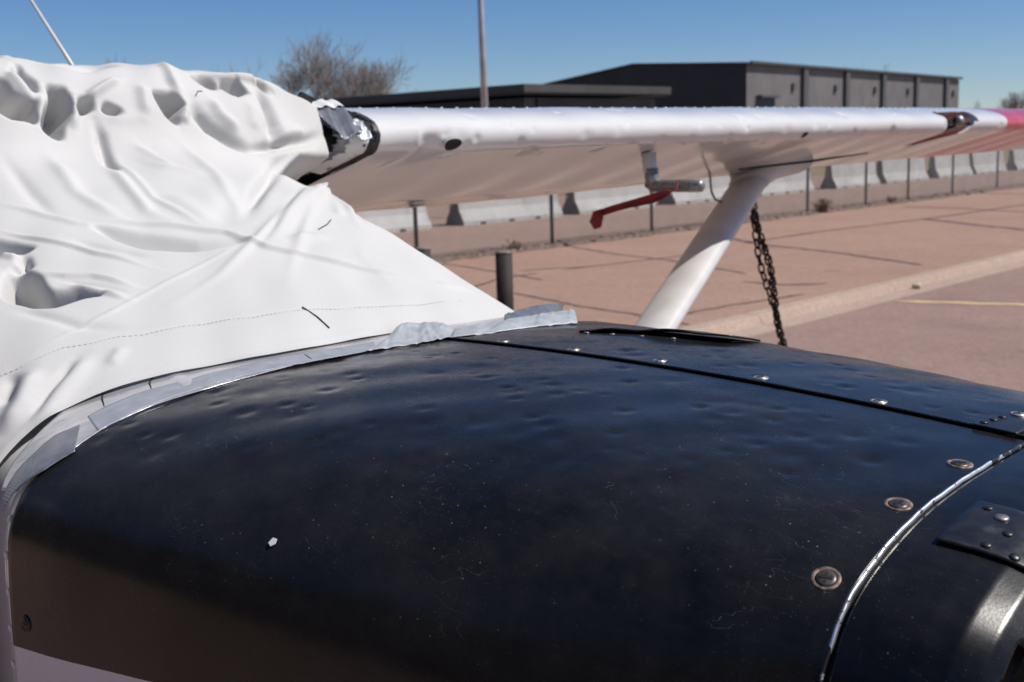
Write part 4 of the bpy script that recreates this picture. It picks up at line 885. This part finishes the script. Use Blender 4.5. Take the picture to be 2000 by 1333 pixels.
# ================================================================ canvas cover
STROKES = [([[-0.032, -0.177, 2.111], [0.018, -0.164, 2.068], [0.028, -0.155, 2.053]], 0.0122, 0.014, 'g'), ([[0.015, -0.132, 2.072], [0.053, -0.154, 2.007]], 0.011, 0.012, 'g'), ([[0.018, -0.062, 2.07], [0.061, -0.093, 1.997]], 0.01, 0.012, 'g'), ([[-0.125, -0.038, 2.14], [-0.089, 0.0, 2.133], [-0.162, 0.115, 2.145]], 0.0335, -0.026, 'g'), ([[-0.153, 0.238, 2.142], [-0.066, 0.203, 2.125]], 0.027, 0.009, 'g'), ([[-0.167, -0.107, 2.145], [-0.167, -0.136, 2.145]], 0.0296, 0.006, 'g'), ([[0.018, -0.058, 2.07], [0.02, -0.037, 2.066], [0.009, 0.0, 2.081], [-0.013, 0.055, 2.098]], 0.0091, 0.016, 'g'), ([[-0.002, 0.09, 2.088], [0.046, 0.071, 2.02]], 0.0138, 0.012, 'g'), ([[0.048, -0.02, 2.018], [0.048, 0.034, 2.017], [0.044, 0.093, 2.023]], 0.0158, 0.004, 'g'), ([[0.026, 0.179, 2.048], [0.051, 0.156, 2.005]], 0.0104, 0.012, 'g'), ([[-0.098, 0.206, 2.133], [-0.009, 0.171, 2.089], [0.02, 0.177, 2.057]], 0.0119, 0.018, 'g'), ([[0.015, 0.204, 2.061], [0.035, 0.202, 2.029], [0.048, 0.218, 2.0], [0.061, 0.259, 1.972], [0.072, 0.32, 1.941]], 0.0141, -0.028, 'g'), ([[0.005, 0.25, 2.066], [0.031, 0.256, 2.028], [0.048, 0.299, 1.984]], 0.0166, 0.016, 'g'), ([[-0.071, 0.259, 2.125], [-0.058, 0.327, 2.115], [-0.058, 0.402, 2.108], [-0.053, 0.477, 2.087]], 0.0087, 0.015, 'g'), ([[-0.045, 0.413, 2.09], [-0.013, 0.415, 2.05], [0.02, 0.406, 2.008], [0.051, 0.376, 1.958]], 0.0135, -0.028, 'g'), ([[-0.005, 0.363, 2.057], [0.042, 0.339, 1.987]], 0.0169, 0.008, 'g'), ([[0.075, 0.279, 1.948], [0.058, 0.351, 1.952], [0.042, 0.427, 1.958], [-0.009, 0.537, 1.97], [-0.036, 0.601, 1.983]], 0.0111, -0.026, 'g'), ([[0.042, 0.372, 1.978], [0.026, 0.441, 1.984], [-0.016, 0.532, 1.99]], 0.0148, 0.012, 'g'), ([[0.489, 0.003, 1.829], [0.423, 0.062, 1.848], [0.33, 0.146, 1.871], [0.079, 0.376, 1.915], [0.031, 0.479, 1.949]], 0.0141, -0.024, 'g'), ([[0.048, -0.041, 2.018], [0.069, -0.04, 1.987], [0.118, -0.059, 1.951], [0.201, -0.082, 1.92]], 0.0098, -0.022, 'g'), ([[0.086, -0.195, 1.965], [0.101, -0.154, 1.956], [0.118, -0.118, 1.949], [0.139, -0.078, 1.941], [0.148, -0.035, 1.939], [0.161, 0.006, 1.935], [0.161, 0.058, 1.933], [0.157, 0.113, 1.931]], 0.0484, -0.008, 'g'), ([[0.082, 0.016, 1.973], [0.126, 0.029, 1.947], [0.21, 0.044, 1.917]], 0.0131, 0.007, 'g'), ([[0.179, -0.086, 1.927], [0.321, -0.125, 1.881], [0.423, -0.149, 1.848], [0.471, -0.138, 1.832]], 0.0127, 0.009, 'g'), ([[0.101, 0.008, 1.96], [0.152, 0.017, 1.938], [0.214, 0.02, 1.917], [0.245, 0.049, 1.906], [0.277, 0.081, 1.894]], 0.0214, 0.006, 'g'), ([[0.401, -0.297, 1.844], [0.423, -0.266, 1.84], [0.44, -0.235, 1.837], [0.458, -0.204, 1.833], [0.48, -0.173, 1.828], [0.502, -0.142, 1.821], [0.528, -0.11, 1.813], [0.55, -0.079, 1.806], [0.586, -0.063, 1.794], [0.625, -0.047, 1.78], [0.651, -0.02, 1.771], [0.673, 0.011, 1.762], [0.699, 0.04, 1.751], [0.721, 0.071, 1.742], [0.743, 0.1, 1.731], [0.76, 0.131, 1.722], [0.778, 0.162, 1.711], [0.795, 0.195, 1.7]], 0.0081, 0.009, 'g'), ([[0.392, -0.398, 1.831], [0.44, -0.379, 1.82], [0.485, -0.357, 1.81], [0.524, -0.334, 1.801], [0.559, -0.319, 1.791], [0.585, -0.3, 1.784], [0.616, -0.28, 1.775], [0.642, -0.261, 1.767]], 0.0052, 0.007, 'g'), ([[0.48, -0.329, 1.815], [0.515, -0.31, 1.806], [0.546, -0.291, 1.798], [0.572, -0.268, 1.791], [0.603, -0.249, 1.782]], 0.0104, -0.006, 'g'), ([[0.572, -0.42, 1.772], [0.603, -0.394, 1.767], [0.624, -0.363, 1.764], [0.659, -0.34, 1.755], [0.688, -0.317, 1.747]], 0.0066, 0.007, 'g'), ([[0.628, -0.406, 1.756], [0.658, -0.387, 1.75], [0.687, -0.368, 1.742], [0.712, -0.349, 1.735]], 0.0056, 0.008, 'g'), ([[0.611, -0.406, 1.762], [0.641, -0.383, 1.756], [0.667, -0.36, 1.75], [0.696, -0.337, 1.742]], 0.0049, -0.004, 'g'), ([[0.498, -0.411, 1.797], [0.537, -0.424, 1.782], [0.524, -0.45, 1.78]], 0.0077, -0.02, 'g'), ([[0.476, -0.438, 1.798], [0.506, -0.419, 1.793]], 0.0069, 0.008, 'g'), ([[0.594, -0.079, 1.79], [0.625, -0.134, 1.779], [0.647, -0.186, 1.769], [0.668, -0.234, 1.759], [0.685, -0.277, 1.751], [0.701, -0.317, 1.742], [0.716, -0.357, 1.733], [0.729, -0.396, 1.722], [0.735, -0.428, 1.714], [0.74, -0.463, 1.705], [0.745, -0.494, 1.695], [0.748, -0.521, 1.685]], 0.0032, 0.0025, 'g'), ([[0.75, -0.569, 1.664], [0.76, -0.544, 1.672], [0.763, -0.518, 1.68], [0.764, -0.487, 1.688], [0.776, -0.452, 1.691], [0.783, -0.413, 1.696], [0.794, -0.386, 1.697], [0.798, -0.354, 1.7], [0.802, -0.322, 1.702], [0.81, -0.291, 1.702], [0.815, -0.255, 1.704], [0.823, -0.219, 1.703], [0.825, -0.179, 1.704], [0.83, -0.139, 1.703], [0.834, -0.104, 1.702], [0.843, -0.072, 1.698], [0.847, -0.032, 1.697], [0.852, 0.005, 1.695], [0.856, 0.046, 1.691], [0.86, 0.087, 1.687], [0.856, 0.136, 1.684], [0.852, 0.19, 1.678]], 0.0028, -0.0016, 'g'), ([[0.777, -0.526, 1.67], [0.798, -0.553, 1.65], [0.816, -0.572, 1.632], [0.833, -0.609, 1.597]], 0.0145, 0.011, 'g'), ([[0.759, -0.551, 1.668], [0.78, -0.573, 1.648], [0.798, -0.591, 1.629]], 0.011, -0.009, 'g'), ([[0.794, -0.457, 1.681], [0.813, -0.485, 1.665], [0.827, -0.512, 1.649], [0.847, -0.555, 1.621], [0.853, -0.587, 1.598]], 0.0123, 0.008, 'g'), ([[0.792, -0.48, 1.676], [0.808, -0.508, 1.661], [0.82, -0.535, 1.645], [0.843, -0.573, 1.615]], 0.0065, -0.007, 'g'), ([[0.806, -0.418, 1.685], [0.831, -0.454, 1.663]], 0.0089, 0.004, 'g'), ([[0.114, 0.395, 1.881], [0.056, 0.478, 1.901], [-0.002, 0.592, 1.893], [0.009, 0.603, 1.843]], 0.0298, -0.125, 's'), ([[0.079, 0.444, 1.888], [0.075, 0.472, 1.877]], 0.011, 0.03, 'g'), ([[0.035, 0.532, 1.876], [0.046, 0.526, 1.862]], 0.01, 0.03, 'g'), ([[0.061, 0.513, 1.857], [0.365, 0.235, 1.845], [0.476, 0.111, 1.827], [0.555, 0.025, 1.804], [0.616, -0.047, 1.783]], 0.0174, 0.013, 'g'), ([[0.25, 0.31, 1.861], [0.458, 0.114, 1.833], [0.559, 0.005, 1.804], [0.612, -0.059, 1.784]], 0.0079, -0.007, 'g'), ([[0.035, 0.551, 1.848], [0.401, 0.318, 1.81], [0.506, 0.25, 1.793]], 0.0134, 0.012, 'g'), ([[0.241, 0.448, 1.807], [0.48, 0.273, 1.797]], 0.0131, -0.008, 'g'), ([[0.299, 0.138, 1.882], [0.467, -0.024, 1.836], [0.542, -0.083, 1.809]], 0.0244, -0.006, 'g'), ([[0.352, -0.066, 1.873], [0.436, -0.071, 1.846], [0.506, -0.071, 1.822]], 0.023, 0.006, 'g'), ([[0.594, 0.016, 1.791], [0.586, 0.068, 1.791], [0.577, 0.12, 1.79]], 0.0169, 0.006, 'g'), ([[0.791, 0.187, 1.702], [0.791, 0.274, 1.684]], 0.011, 0.005, 'g'), ([[0.089, 0.465, 1.867], [0.365, 0.215, 1.849], [0.476, 0.095, 1.828], [0.546, 0.008, 1.808], [0.603, -0.063, 1.788], [0.651, -0.127, 1.769], [0.69, -0.182, 1.754], [0.724, -0.25, 1.739], [0.75, -0.31, 1.724]], 0.0084, 0.005, 'g'), ([[0.101, 0.471, 1.855], [0.449, 0.181, 1.827], [0.577, 0.063, 1.795], [0.673, -0.028, 1.763], [0.756, -0.103, 1.731]], 0.0107, 0.005, 'g'), ([[0.044, 0.537, 1.848], [0.44, 0.253, 1.815], [0.061, 0.578, 1.726], [0.669, 0.123, 1.757], [0.73, 0.103, 1.736], [0.791, 0.081, 1.715]], 0.0104, 0.005, 'g'), ([[0.122, -0.043, 1.949], [0.245, -0.074, 1.906], [0.374, -0.11, 1.865], [0.427, -0.102, 1.848], [0.485, -0.098, 1.829], [0.537, -0.091, 1.81]], 0.0088, 0.005, 'g'), ([[0.089, -0.167, 1.964], [0.188, -0.187, 1.919], [0.303, -0.218, 1.881], [0.361, -0.215, 1.864], [0.418, -0.212, 1.846], [0.467, -0.204, 1.831]], 0.0137, 0.006, 'g'), ([[0.064, 0.115, 1.989], [0.089, 0.132, 1.961], [0.152, 0.127, 1.931], [0.241, 0.105, 1.904], [0.383, 0.045, 1.862], [0.498, 0.0, 1.826]], 0.0149, 0.007, 'g'), ([[0.29, -0.35, 1.869], [0.339, -0.327, 1.859], [0.387, -0.309, 1.847], [0.432, -0.286, 1.835], [0.458, -0.255, 1.83], [0.48, -0.22, 1.825], [0.506, -0.189, 1.818]], 0.0092, 0.005, 'g'), ([[0.628, -0.495, 1.737], [0.665, -0.48, 1.728], [0.701, -0.462, 1.72], [0.734, -0.447, 1.711], [0.756, -0.416, 1.707], [0.776, -0.385, 1.704]], 0.0101, -0.005, 'g'), ([[0.089, -0.254, 1.957], [0.166, -0.265, 1.919], [0.272, -0.288, 1.883], [0.401, -0.305, 1.843]], 0.0139, -0.006, 'g')]
POCKETS = [([(-0.1998, 1.0432), (-0.1896, 1.0152), (-0.1761, 0.992), (-0.1512, 0.9826), (-0.1619, 0.9407), (-0.1866, 0.95), (-0.2113, 0.9594), (-0.2285, 0.978), (-0.234, 1.0013), (-0.2134, 1.0572)], 0.0725, 0.01), ([(-0.1406, 1.127), (-0.1394, 1.0804), (-0.1249, 1.0432), (-0.14, 1.0106), (-0.1526, 1.0152), (-0.1546, 1.0525), (-0.1566, 1.0851)], 0.0522, 0.008), ([(-0.1037, 1.0339), (-0.0746, 1.0292), (-0.0739, 1.0013), (-0.0895, 0.964), (-0.1242, 0.9035), (-0.1405, 0.9081), (-0.1535, 0.9314), (-0.1344, 0.9687), (-0.119, 0.9966)], 0.0899, 0.01), ([(-0.0533, 0.992), (-0.0246, 0.992), (-0.0326, 0.9733), (-0.0731, 0.9547), (-0.0733, 0.9687)], 0.0493, 0.007), ([(-0.0041, 0.9873), (0.0047, 0.9826), (0.0291, 0.9594), (0.0146, 0.9547), (-0.0041, 0.9594), (-0.0122, 0.9733)], 0.0493, 0.008), ([(0.1151, 1.0152), (0.1522, 1.0106), (0.1759, 0.9966), (0.1543, 0.964), (0.1417, 0.9361), (0.1262, 0.9407), (0.1183, 0.964), (0.1167, 0.992)], 0.0841, 0.009), ([(0.2482, 1.0944), (0.2822, 1.0944), (0.3211, 1.0804), (0.2925, 1.0618), (0.2608, 1.0572), (0.2461, 1.0758)], 0.0522, 0.007), ([(0.3292, 1.0897), (0.363, 1.0944), (0.3725, 1.0665), (0.3391, 1.0525), (0.3198, 1.0572), (0.3142, 1.0711)], 0.0551, 0.007), ([(0.4127, 1.0944), (0.4362, 1.0944), (0.4661, 1.0897), (0.4308, 1.0851)], 0.0406, 0.007), ([(-0.4699, 0.3865), (-0.4504, 0.4052), (-0.4316, 0.3865), (-0.4323, 0.3493), (-0.4292, 0.312), (-0.4064, 0.2841), (-0.3755, 0.2561), (-0.4185, 0.2608), (-0.4494, 0.2655), (-0.4721, 0.2841), (-0.4829, 0.3167), (-0.4783, 0.3493)], 0.0841, 0.011), ([(-0.4172, 0.5356), (-0.3987, 0.4983), (-0.3877, 0.4657), (-0.4073, 0.4517), (-0.4373, 0.4843)], 0.0638, 0.012), ([(-0.2667, 0.4937), (-0.2163, 0.4424), (-0.1772, 0.4098), (-0.138, 0.3772), (-0.0711, 0.3539), (-0.1421, 0.3446), (-0.1973, 0.3493), (-0.2365, 0.3772), (-0.2595, 0.4378)], 0.0305, 0.022)]
cov = empty('canvas_cover', (0, 0, 1.2)); tag(cov, 'crumpled white canvas cover draped over the windshield and cabin', 'cover')
G = cover_grid(560, 400, 440)
def seg_dist(P, poly):
    best = np.full(P.shape[:-1], 1e9); fr = np.zeros(P.shape[:-1]); Ls = [np.linalg.norm(np.array(b)-np.array(a)) for a, b in zip(poly[:-1], poly[1:])]; tot = sum(Ls)+1e-9; acc = 0
    for (a, b), L_ in zip(zip(poly[:-1], poly[1:]), Ls):
        a = np.array(a); b = np.array(b); ab = b-a; t = np.clip(((P-a)@ab)/(ab@ab+1e-12), 0, 1); d = ((P-a-t[..., None]*ab)**2).sum(-1); cl_ = d < best; fr = np.where(cl_, (acc+t*L_)/tot, fr); best = np.minimum(best, d); acc += L_
    return np.sqrt(best), fr
Nn = grid_normals(G)
if Nn[100, 300, 2] < 0: Nn = -Nn
H = np.zeros(G.shape[:2]); cx = G.reshape(-1, 3)
for poly, wd, amp, kind in STROKES:
    p = np.array(poly); lo = p.min(0)-3*wd; hi = p.max(0)+3*wd
    m_ = ((G > lo) & (G < hi)).all(-1)
    if not m_.any(): continue
    d, fr_ = seg_dist(G[m_], p.tolist()); d = d/wd
    # taper towards stroke ends
    tp_ = np.clip(np.minimum(fr_, 1-fr_)/.3, 0, 1); tp_ = 1 if kind == 's' else .12+.88*tp_*tp_*(3-2*tp_)
    H[m_] += amp*tp_*(np.exp(-d**4) if kind == 's' else np.exp(-d**2))
Hs = H; H = np.zeros(G.shape[:2])
# hollows between gathers: steep on the upper right, running out to the lower left
ci = int(np.abs(G[0, :, 1]).argmin()); s_row = np.r_[0, np.cumsum(np.linalg.norm(np.diff(G[:, ci], axis=0), axis=-1))]
SR_ = np.broadcast_to(s_row[:, None], G.shape[:2])
def poly_sd(x, y, pl):
    d = np.full(x.shape, 1e9); ins = np.zeros(x.shape, bool)
    for (ax_, ay), (bx_, by) in zip(pl, pl[1:]+pl[:1]):
        ex, ey = bx_-ax_, by-ay; t_ = np.clip(((x-ax_)*ex+(y-ay)*ey)/(ex*ex+ey*ey+1e-12), 0, 1); d = np.minimum(d, (x-ax_-t_*ex)**2+(y-ay-t_*ey)**2)
        c_ = (ay > y) != (by > y); ins ^= c_ & (x < ex*(y-ay)/(by-ay+1e-12)+ax_)
    return np.where(ins, 1, -1)*np.sqrt(d)
for pl_, dep, edge in POCKETS:
    a_ = np.array(pl_); lo = a_.min(0)-.03; hi = a_.max(0)+.03; m_ = (G[..., 1] > lo[0]) & (G[..., 1] < hi[0]) & (SR_ > lo[1]) & (SR_ < hi[1])
    x_, y_ = G[..., 1][m_], SR_[m_]; k_ = 1.0 if edge < .015 else 0.0; x_ = x_+k_*.0045*np.sin(y_*60+x_*40); y_ = y_+k_*.0042*np.sin(x_*62-y_*30); sd_ = poly_sd(x_, y_, [tuple(v) for v in pl_]); q_ = np.clip((sd_+edge*.5)/(edge*1.5), 0, 1); q_ = q_*q_*(3-2*q_)
    u_ = (x_-a_[:, 0].mean())*.45+(y_-a_[:, 1].mean())*.9; ext = max(np.abs((a_[:, 0]-a_[:, 0].mean())*.45+(a_[:, 1]-a_[:, 1].mean())*.9).max(), .01); ramp = np.clip((u_/ext+1.0)/.55, 0, 1); ramp = ramp*ramp*(3-2*ramp)
    H[m_] -= dep*q_*ramp
for st_ in (1, 1):                                                     # cloth does not hold hard corners
    Hp = np.pad(H, 2, mode='edge'); H = sum(Hp[2+a_:2+a_+H.shape[0], 2+b_:2+b_+H.shape[1]] for a_ in (-st_, 0, st_) for b_ in (-st_, 0, st_))/9
H += Hs
Xg, Yg, Zg = G[..., 0], G[..., 1], G[..., 2]
wob = .0045*np.sin(Xg*11+Yg*7+1)*np.sin(Yg*13-Xg*5)+.002*np.sin(Yg*29+Xg*17)*np.sin(Xg*23)+.001*np.sin(Yg*61+Xg*35)
top = np.clip((.10-Xg)/.1, 0, 1); H += wob*(.6+.9*top)
s_arc = np.linalg.norm(np.diff(G, axis=0, prepend=G[:1]), axis=-1).cumsum(0)
H += .0022*np.exp(-((s_arc-.007)/.007)**2)+.0015*np.exp(-((s_arc-.026)/.003)**2)*0  # rolled hem
Pc = G+Nn*(H+.0015)[..., None]
# trim to a ragged end over the wing root
Ymid = .25*(Pc[1:, 1:, 1]+Pc[:-1, 1:, 1]+Pc[1:, :-1, 1]+Pc[:-1, :-1, 1]); Xmid = .25*(Pc[1:, 1:, 0]+Pc[:-1, 1:, 0]+Pc[1:, :-1, 0]+Pc[:-1, :-1, 0])
Zmid = .25*(Pc[1:, 1:, 2]+Pc[:-1, 1:, 2]+Pc[1:, :-1, 2]+Pc[:-1, :-1, 2])
rag = .622+.006*np.sin(Zmid*160)+.004*np.sin(Zmid*410+Xmid*90)
keep = ~((Ymid > rag) & (Zmid > 1.80) & (Xmid < .06))
canvas_o = grid('canvas', Pc, M['canvas'], cov, mask=keep); 
def on_cover(p):
    d = ((G-np.array(p))**2).sum(-1); i = np.unravel_index(d.argmin(), d.shape); return Vector(Pc[i]), Vector(Nn[i])
for th_ in [[[0.826, -0.127, 1.705], [0.834, -0.124, 1.702], [0.856, -0.124, 1.693], [0.885, -0.124, 1.679]], [[0.55, 0.123, 1.799], [0.52, 0.165, 1.805], [0.489, 0.199, 1.81]], [[0.009, 0.216, 2.067], [-0.002, 0.228, 2.076], [-0.005, 0.241, 2.078]]]:
    tube('loose_thread', [on_cover(p)[0]+on_cover(p)[1]*.0012 for k, p in enumerate(th_)], .0011, M['thread'], cov, 6)
sq = [on_cover(p)[0]+on_cover(p)[1]*.0006 for p in [[0.75, -0.569, 1.664], [0.76, -0.544, 1.672], [0.763, -0.518, 1.68], [0.764, -0.487, 1.688], [0.776, -0.452, 1.691], [0.783, -0.413, 1.696], [0.794, -0.386, 1.697], [0.798, -0.354, 1.7], [0.802, -0.322, 1.702], [0.81, -0.291, 1.702], [0.815, -0.255, 1.704], [0.823, -0.219, 1.703], [0.825, -0.179, 1.704], [0.83, -0.139, 1.703], [0.834, -0.104, 1.702], [0.843, -0.072, 1.698], [0.847, -0.032, 1.697], [0.852, 0.005, 1.695], [0.856, 0.046, 1.691], [0.86, 0.087, 1.687], [0.856, 0.136, 1.684], [0.852, 0.19, 1.678]]]; mb = MB()
for a, b in zip(sq[:-1], sq[1:]):
    k = max(1, int((b-a).length/.0065))
    for i in range(k):
        mb.add(tube_vf([a.lerp(b, i/k), a.lerp(b, (i+.5)/k)], .0005, 4, caps=False))
mb.build('stitch_row', M['stitch'], cov)['kind'] = 'stuff'
# strap end on the ridge
sp, sn = on_cover((-.098, .571, 2.045)); sa = Vector((.2, .85, -.45)).normalized(); sb = sn.cross(sa).normalized(); mb = MB()
V, F = box_vf(-.016, .018, -.012, .012, -.004, .016); mb.add(([sp+sa*v[0]+sb*v[1]+sn*v[2] for v in V], F)); mb.build('strap_end', M['strap'], cov)

# ================================================================ tape along the cowl edge
def tape_piece(name, low, up, off, m, label, parent=None, nu=80, nv=12, curl=None, wr=.0002, seed=1, grp='tape along the cowl edge'):
    R = np.random.default_rng(seed); low = np.array(low); up = np.array(up); t = np.linspace(0, 1, nu)
    def rs(a):
        s = np.r_[0, np.cumsum(np.hypot(np.diff(a[:, 0]), np.diff(a[:, 1])*1.9))]; s /= s[-1]; return np.c_[np.interp(t, s, a[:, 0]), np.interp(t, s, a[:, 1])]
    L, Uq = rs(low), rs(up); v = np.linspace(0, 1, nv); X = L[:, None, 0]*(1-v)+Uq[:, None, 0]*v; Q = L[:, None, 1]*(1-v)+Uq[:, None, 1]*v
    P = fus(X, Q); n = fus_n(X, Q); h = np.full(X.shape, off); u = t[:, None]+0*v
    for k in range(26):
        uc, vc, an, wd_ = R.uniform(0, 1), R.uniform(0, 1), R.normal(0, .5), R.uniform(.004, .03)
        dd_ = (u-uc)*cos(an)+(v-vc)*sin(an)*.12; h += wr*3*R.normal()*np.exp(-(dd_/wd_)**2)*np.exp(-((v-vc)/.6)**2)
    if curl is not None: h += curl(u, v[None]+0*u)
    P = P+n*np.maximum(h, .0025)[..., None]; o = grid(name, P, m, parent, solid=.0005)
    if label: tag(o, label, 'tape', grp)
    return o
film = tape_piece('shiny_tape', [(0.9757, -0.336), (0.9923, -0.318), (0.9923, -0.2964), (0.979, -0.273), (0.9757, -0.2378), (0.9857, -0.2036), (0.9857, -0.1631), (0.9824, -0.1198), (0.9857, -0.0748), (0.9857, -0.0306)], [(0.9391, -0.3387), (0.9125, -0.3144), (0.8892, -0.2955), (0.8426, -0.2622), (0.7927, -0.1892), (0.7828, -0.1432), (0.7695, -0.0937), (0.7761, -0.0423), (0.7828, 0.0081), (0.8094, 0.0477)], 0.0012, M['foil'], 'long shiny grey tape film between the canvas hem and the duct tape', nu=160, nv=26, wr=0.0003, seed=3)
tape_piece('shiny_tape', [(0.9923, -0.0279), (1.0156, 0.0036), (1.0223, 0.045), (1.0323, 0.0883)], [(0.816, 0.0505), (0.8094, 0.1018), (0.7628, 0.1703), (0.7794, 0.2036)], 0.0012, M['foil'], 'short shiny film at the far end of the canvas hem', nu=60, nv=20, wr=0.0003, seed=8)
tape_piece('duct_tape', [(0.9691, -0.3486), (0.9724, -0.3378), (0.9957, -0.3189), (1.0023, -0.3)], [(0.9524, -0.3423), (0.9424, -0.3153), (0.9258, -0.2928), (0.9325, -0.2775)], 0.0035, M['duct_dark'], 'dark grey tape piece with a torn white edge at the near cowl corner', nu=60, seed=4, wr=0.00012)
tape_piece('duct_tape', [(0.979, -0.2775), (0.979, -0.264), (0.9724, -0.2477), (0.9724, -0.2144), (0.9724, -0.1793), (0.979, -0.1441), (0.989, -0.1189), (0.999, -0.0802), (0.999, -0.0613)], [(0.9158, -0.2676), (0.9092, -0.2505), (0.9059, -0.2288), (0.9192, -0.1982), (0.9192, -0.1613), (0.9225, -0.1342), (0.9225, -0.1036), (0.9424, -0.0694), (0.9458, -0.0432)], 0.0032, M['duct'], 'long ribbed silver duct tape strip along the cowl edge', nu=160, nv=14, seed=5, wr=0.00014)
tape_piece('duct_tape', [(0.999, -0.073), (1.009, -0.0505), (1.0223, -0.0261), (1.019, 0.0045)], [(0.9325, -0.0225), (0.9192, 0.0045), (0.9391, 0.0234), (0.9724, 0.0297)], 0.004, M['duct_pale'], 'torn pale tape piece lifting at the middle of the cowl edge', nu=60, nv=18, seed=6, wr=0.0004, curl=lambda u, v: .016*np.sin(pi*np.clip(u*1.05, 0, 1))*v**1.3+.004*np.sin(u*9)*v)
tape_piece('duct_tape', [(1.0223, 0.0), (1.0456, 0.0333), (1.0522, 0.0829), (1.0522, 0.1333)], [(0.9657, 0.0333), (0.9691, 0.0721), (0.9558, 0.136), (0.9125, 0.2027)], 0.004, M['duct_pale'], 'rolled pale tape end sticking up beyond the cover hem', nu=60, nv=22, seed=7, wr=0.0004, curl=lambda u, v: (.004+.011*u)*np.sin(pi*np.clip(v*.9, 0, 1))+.004*v*u)
tape_piece('duct_tape', [(0.9923, 0.0748), (0.979, 0.1162), (0.8892, 0.2045)], [(0.9624, 0.091), (0.9192, 0.1495), (0.8925, 0.2045)], 0.01, M['duct_dark'], 'upright dark tape fin behind the rolled tape end', nu=40, nv=12, seed=9, wr=0.0003, curl=lambda u, v: (.006+.014*u)*v)

for pts_ in [[(0.836, -0.2351), (0.8726, -0.2459), (0.9059, -0.2532)], [(0.846, -0.2), (0.8759, -0.2117), (0.9059, -0.2189)], [(0.9225, -0.1018), (0.9524, -0.1081), (0.9857, -0.1153)]]:
    pts_ = np.array(pts_); P_ = fus(pts_[:, 0], pts_[:, 1])+fus_n(pts_[:, 0], pts_[:, 1])*.0022
    tube('tape_tear', [Vector(v) for v in P_], [.0006, .0016, .0009], M['hole'], film, 6)
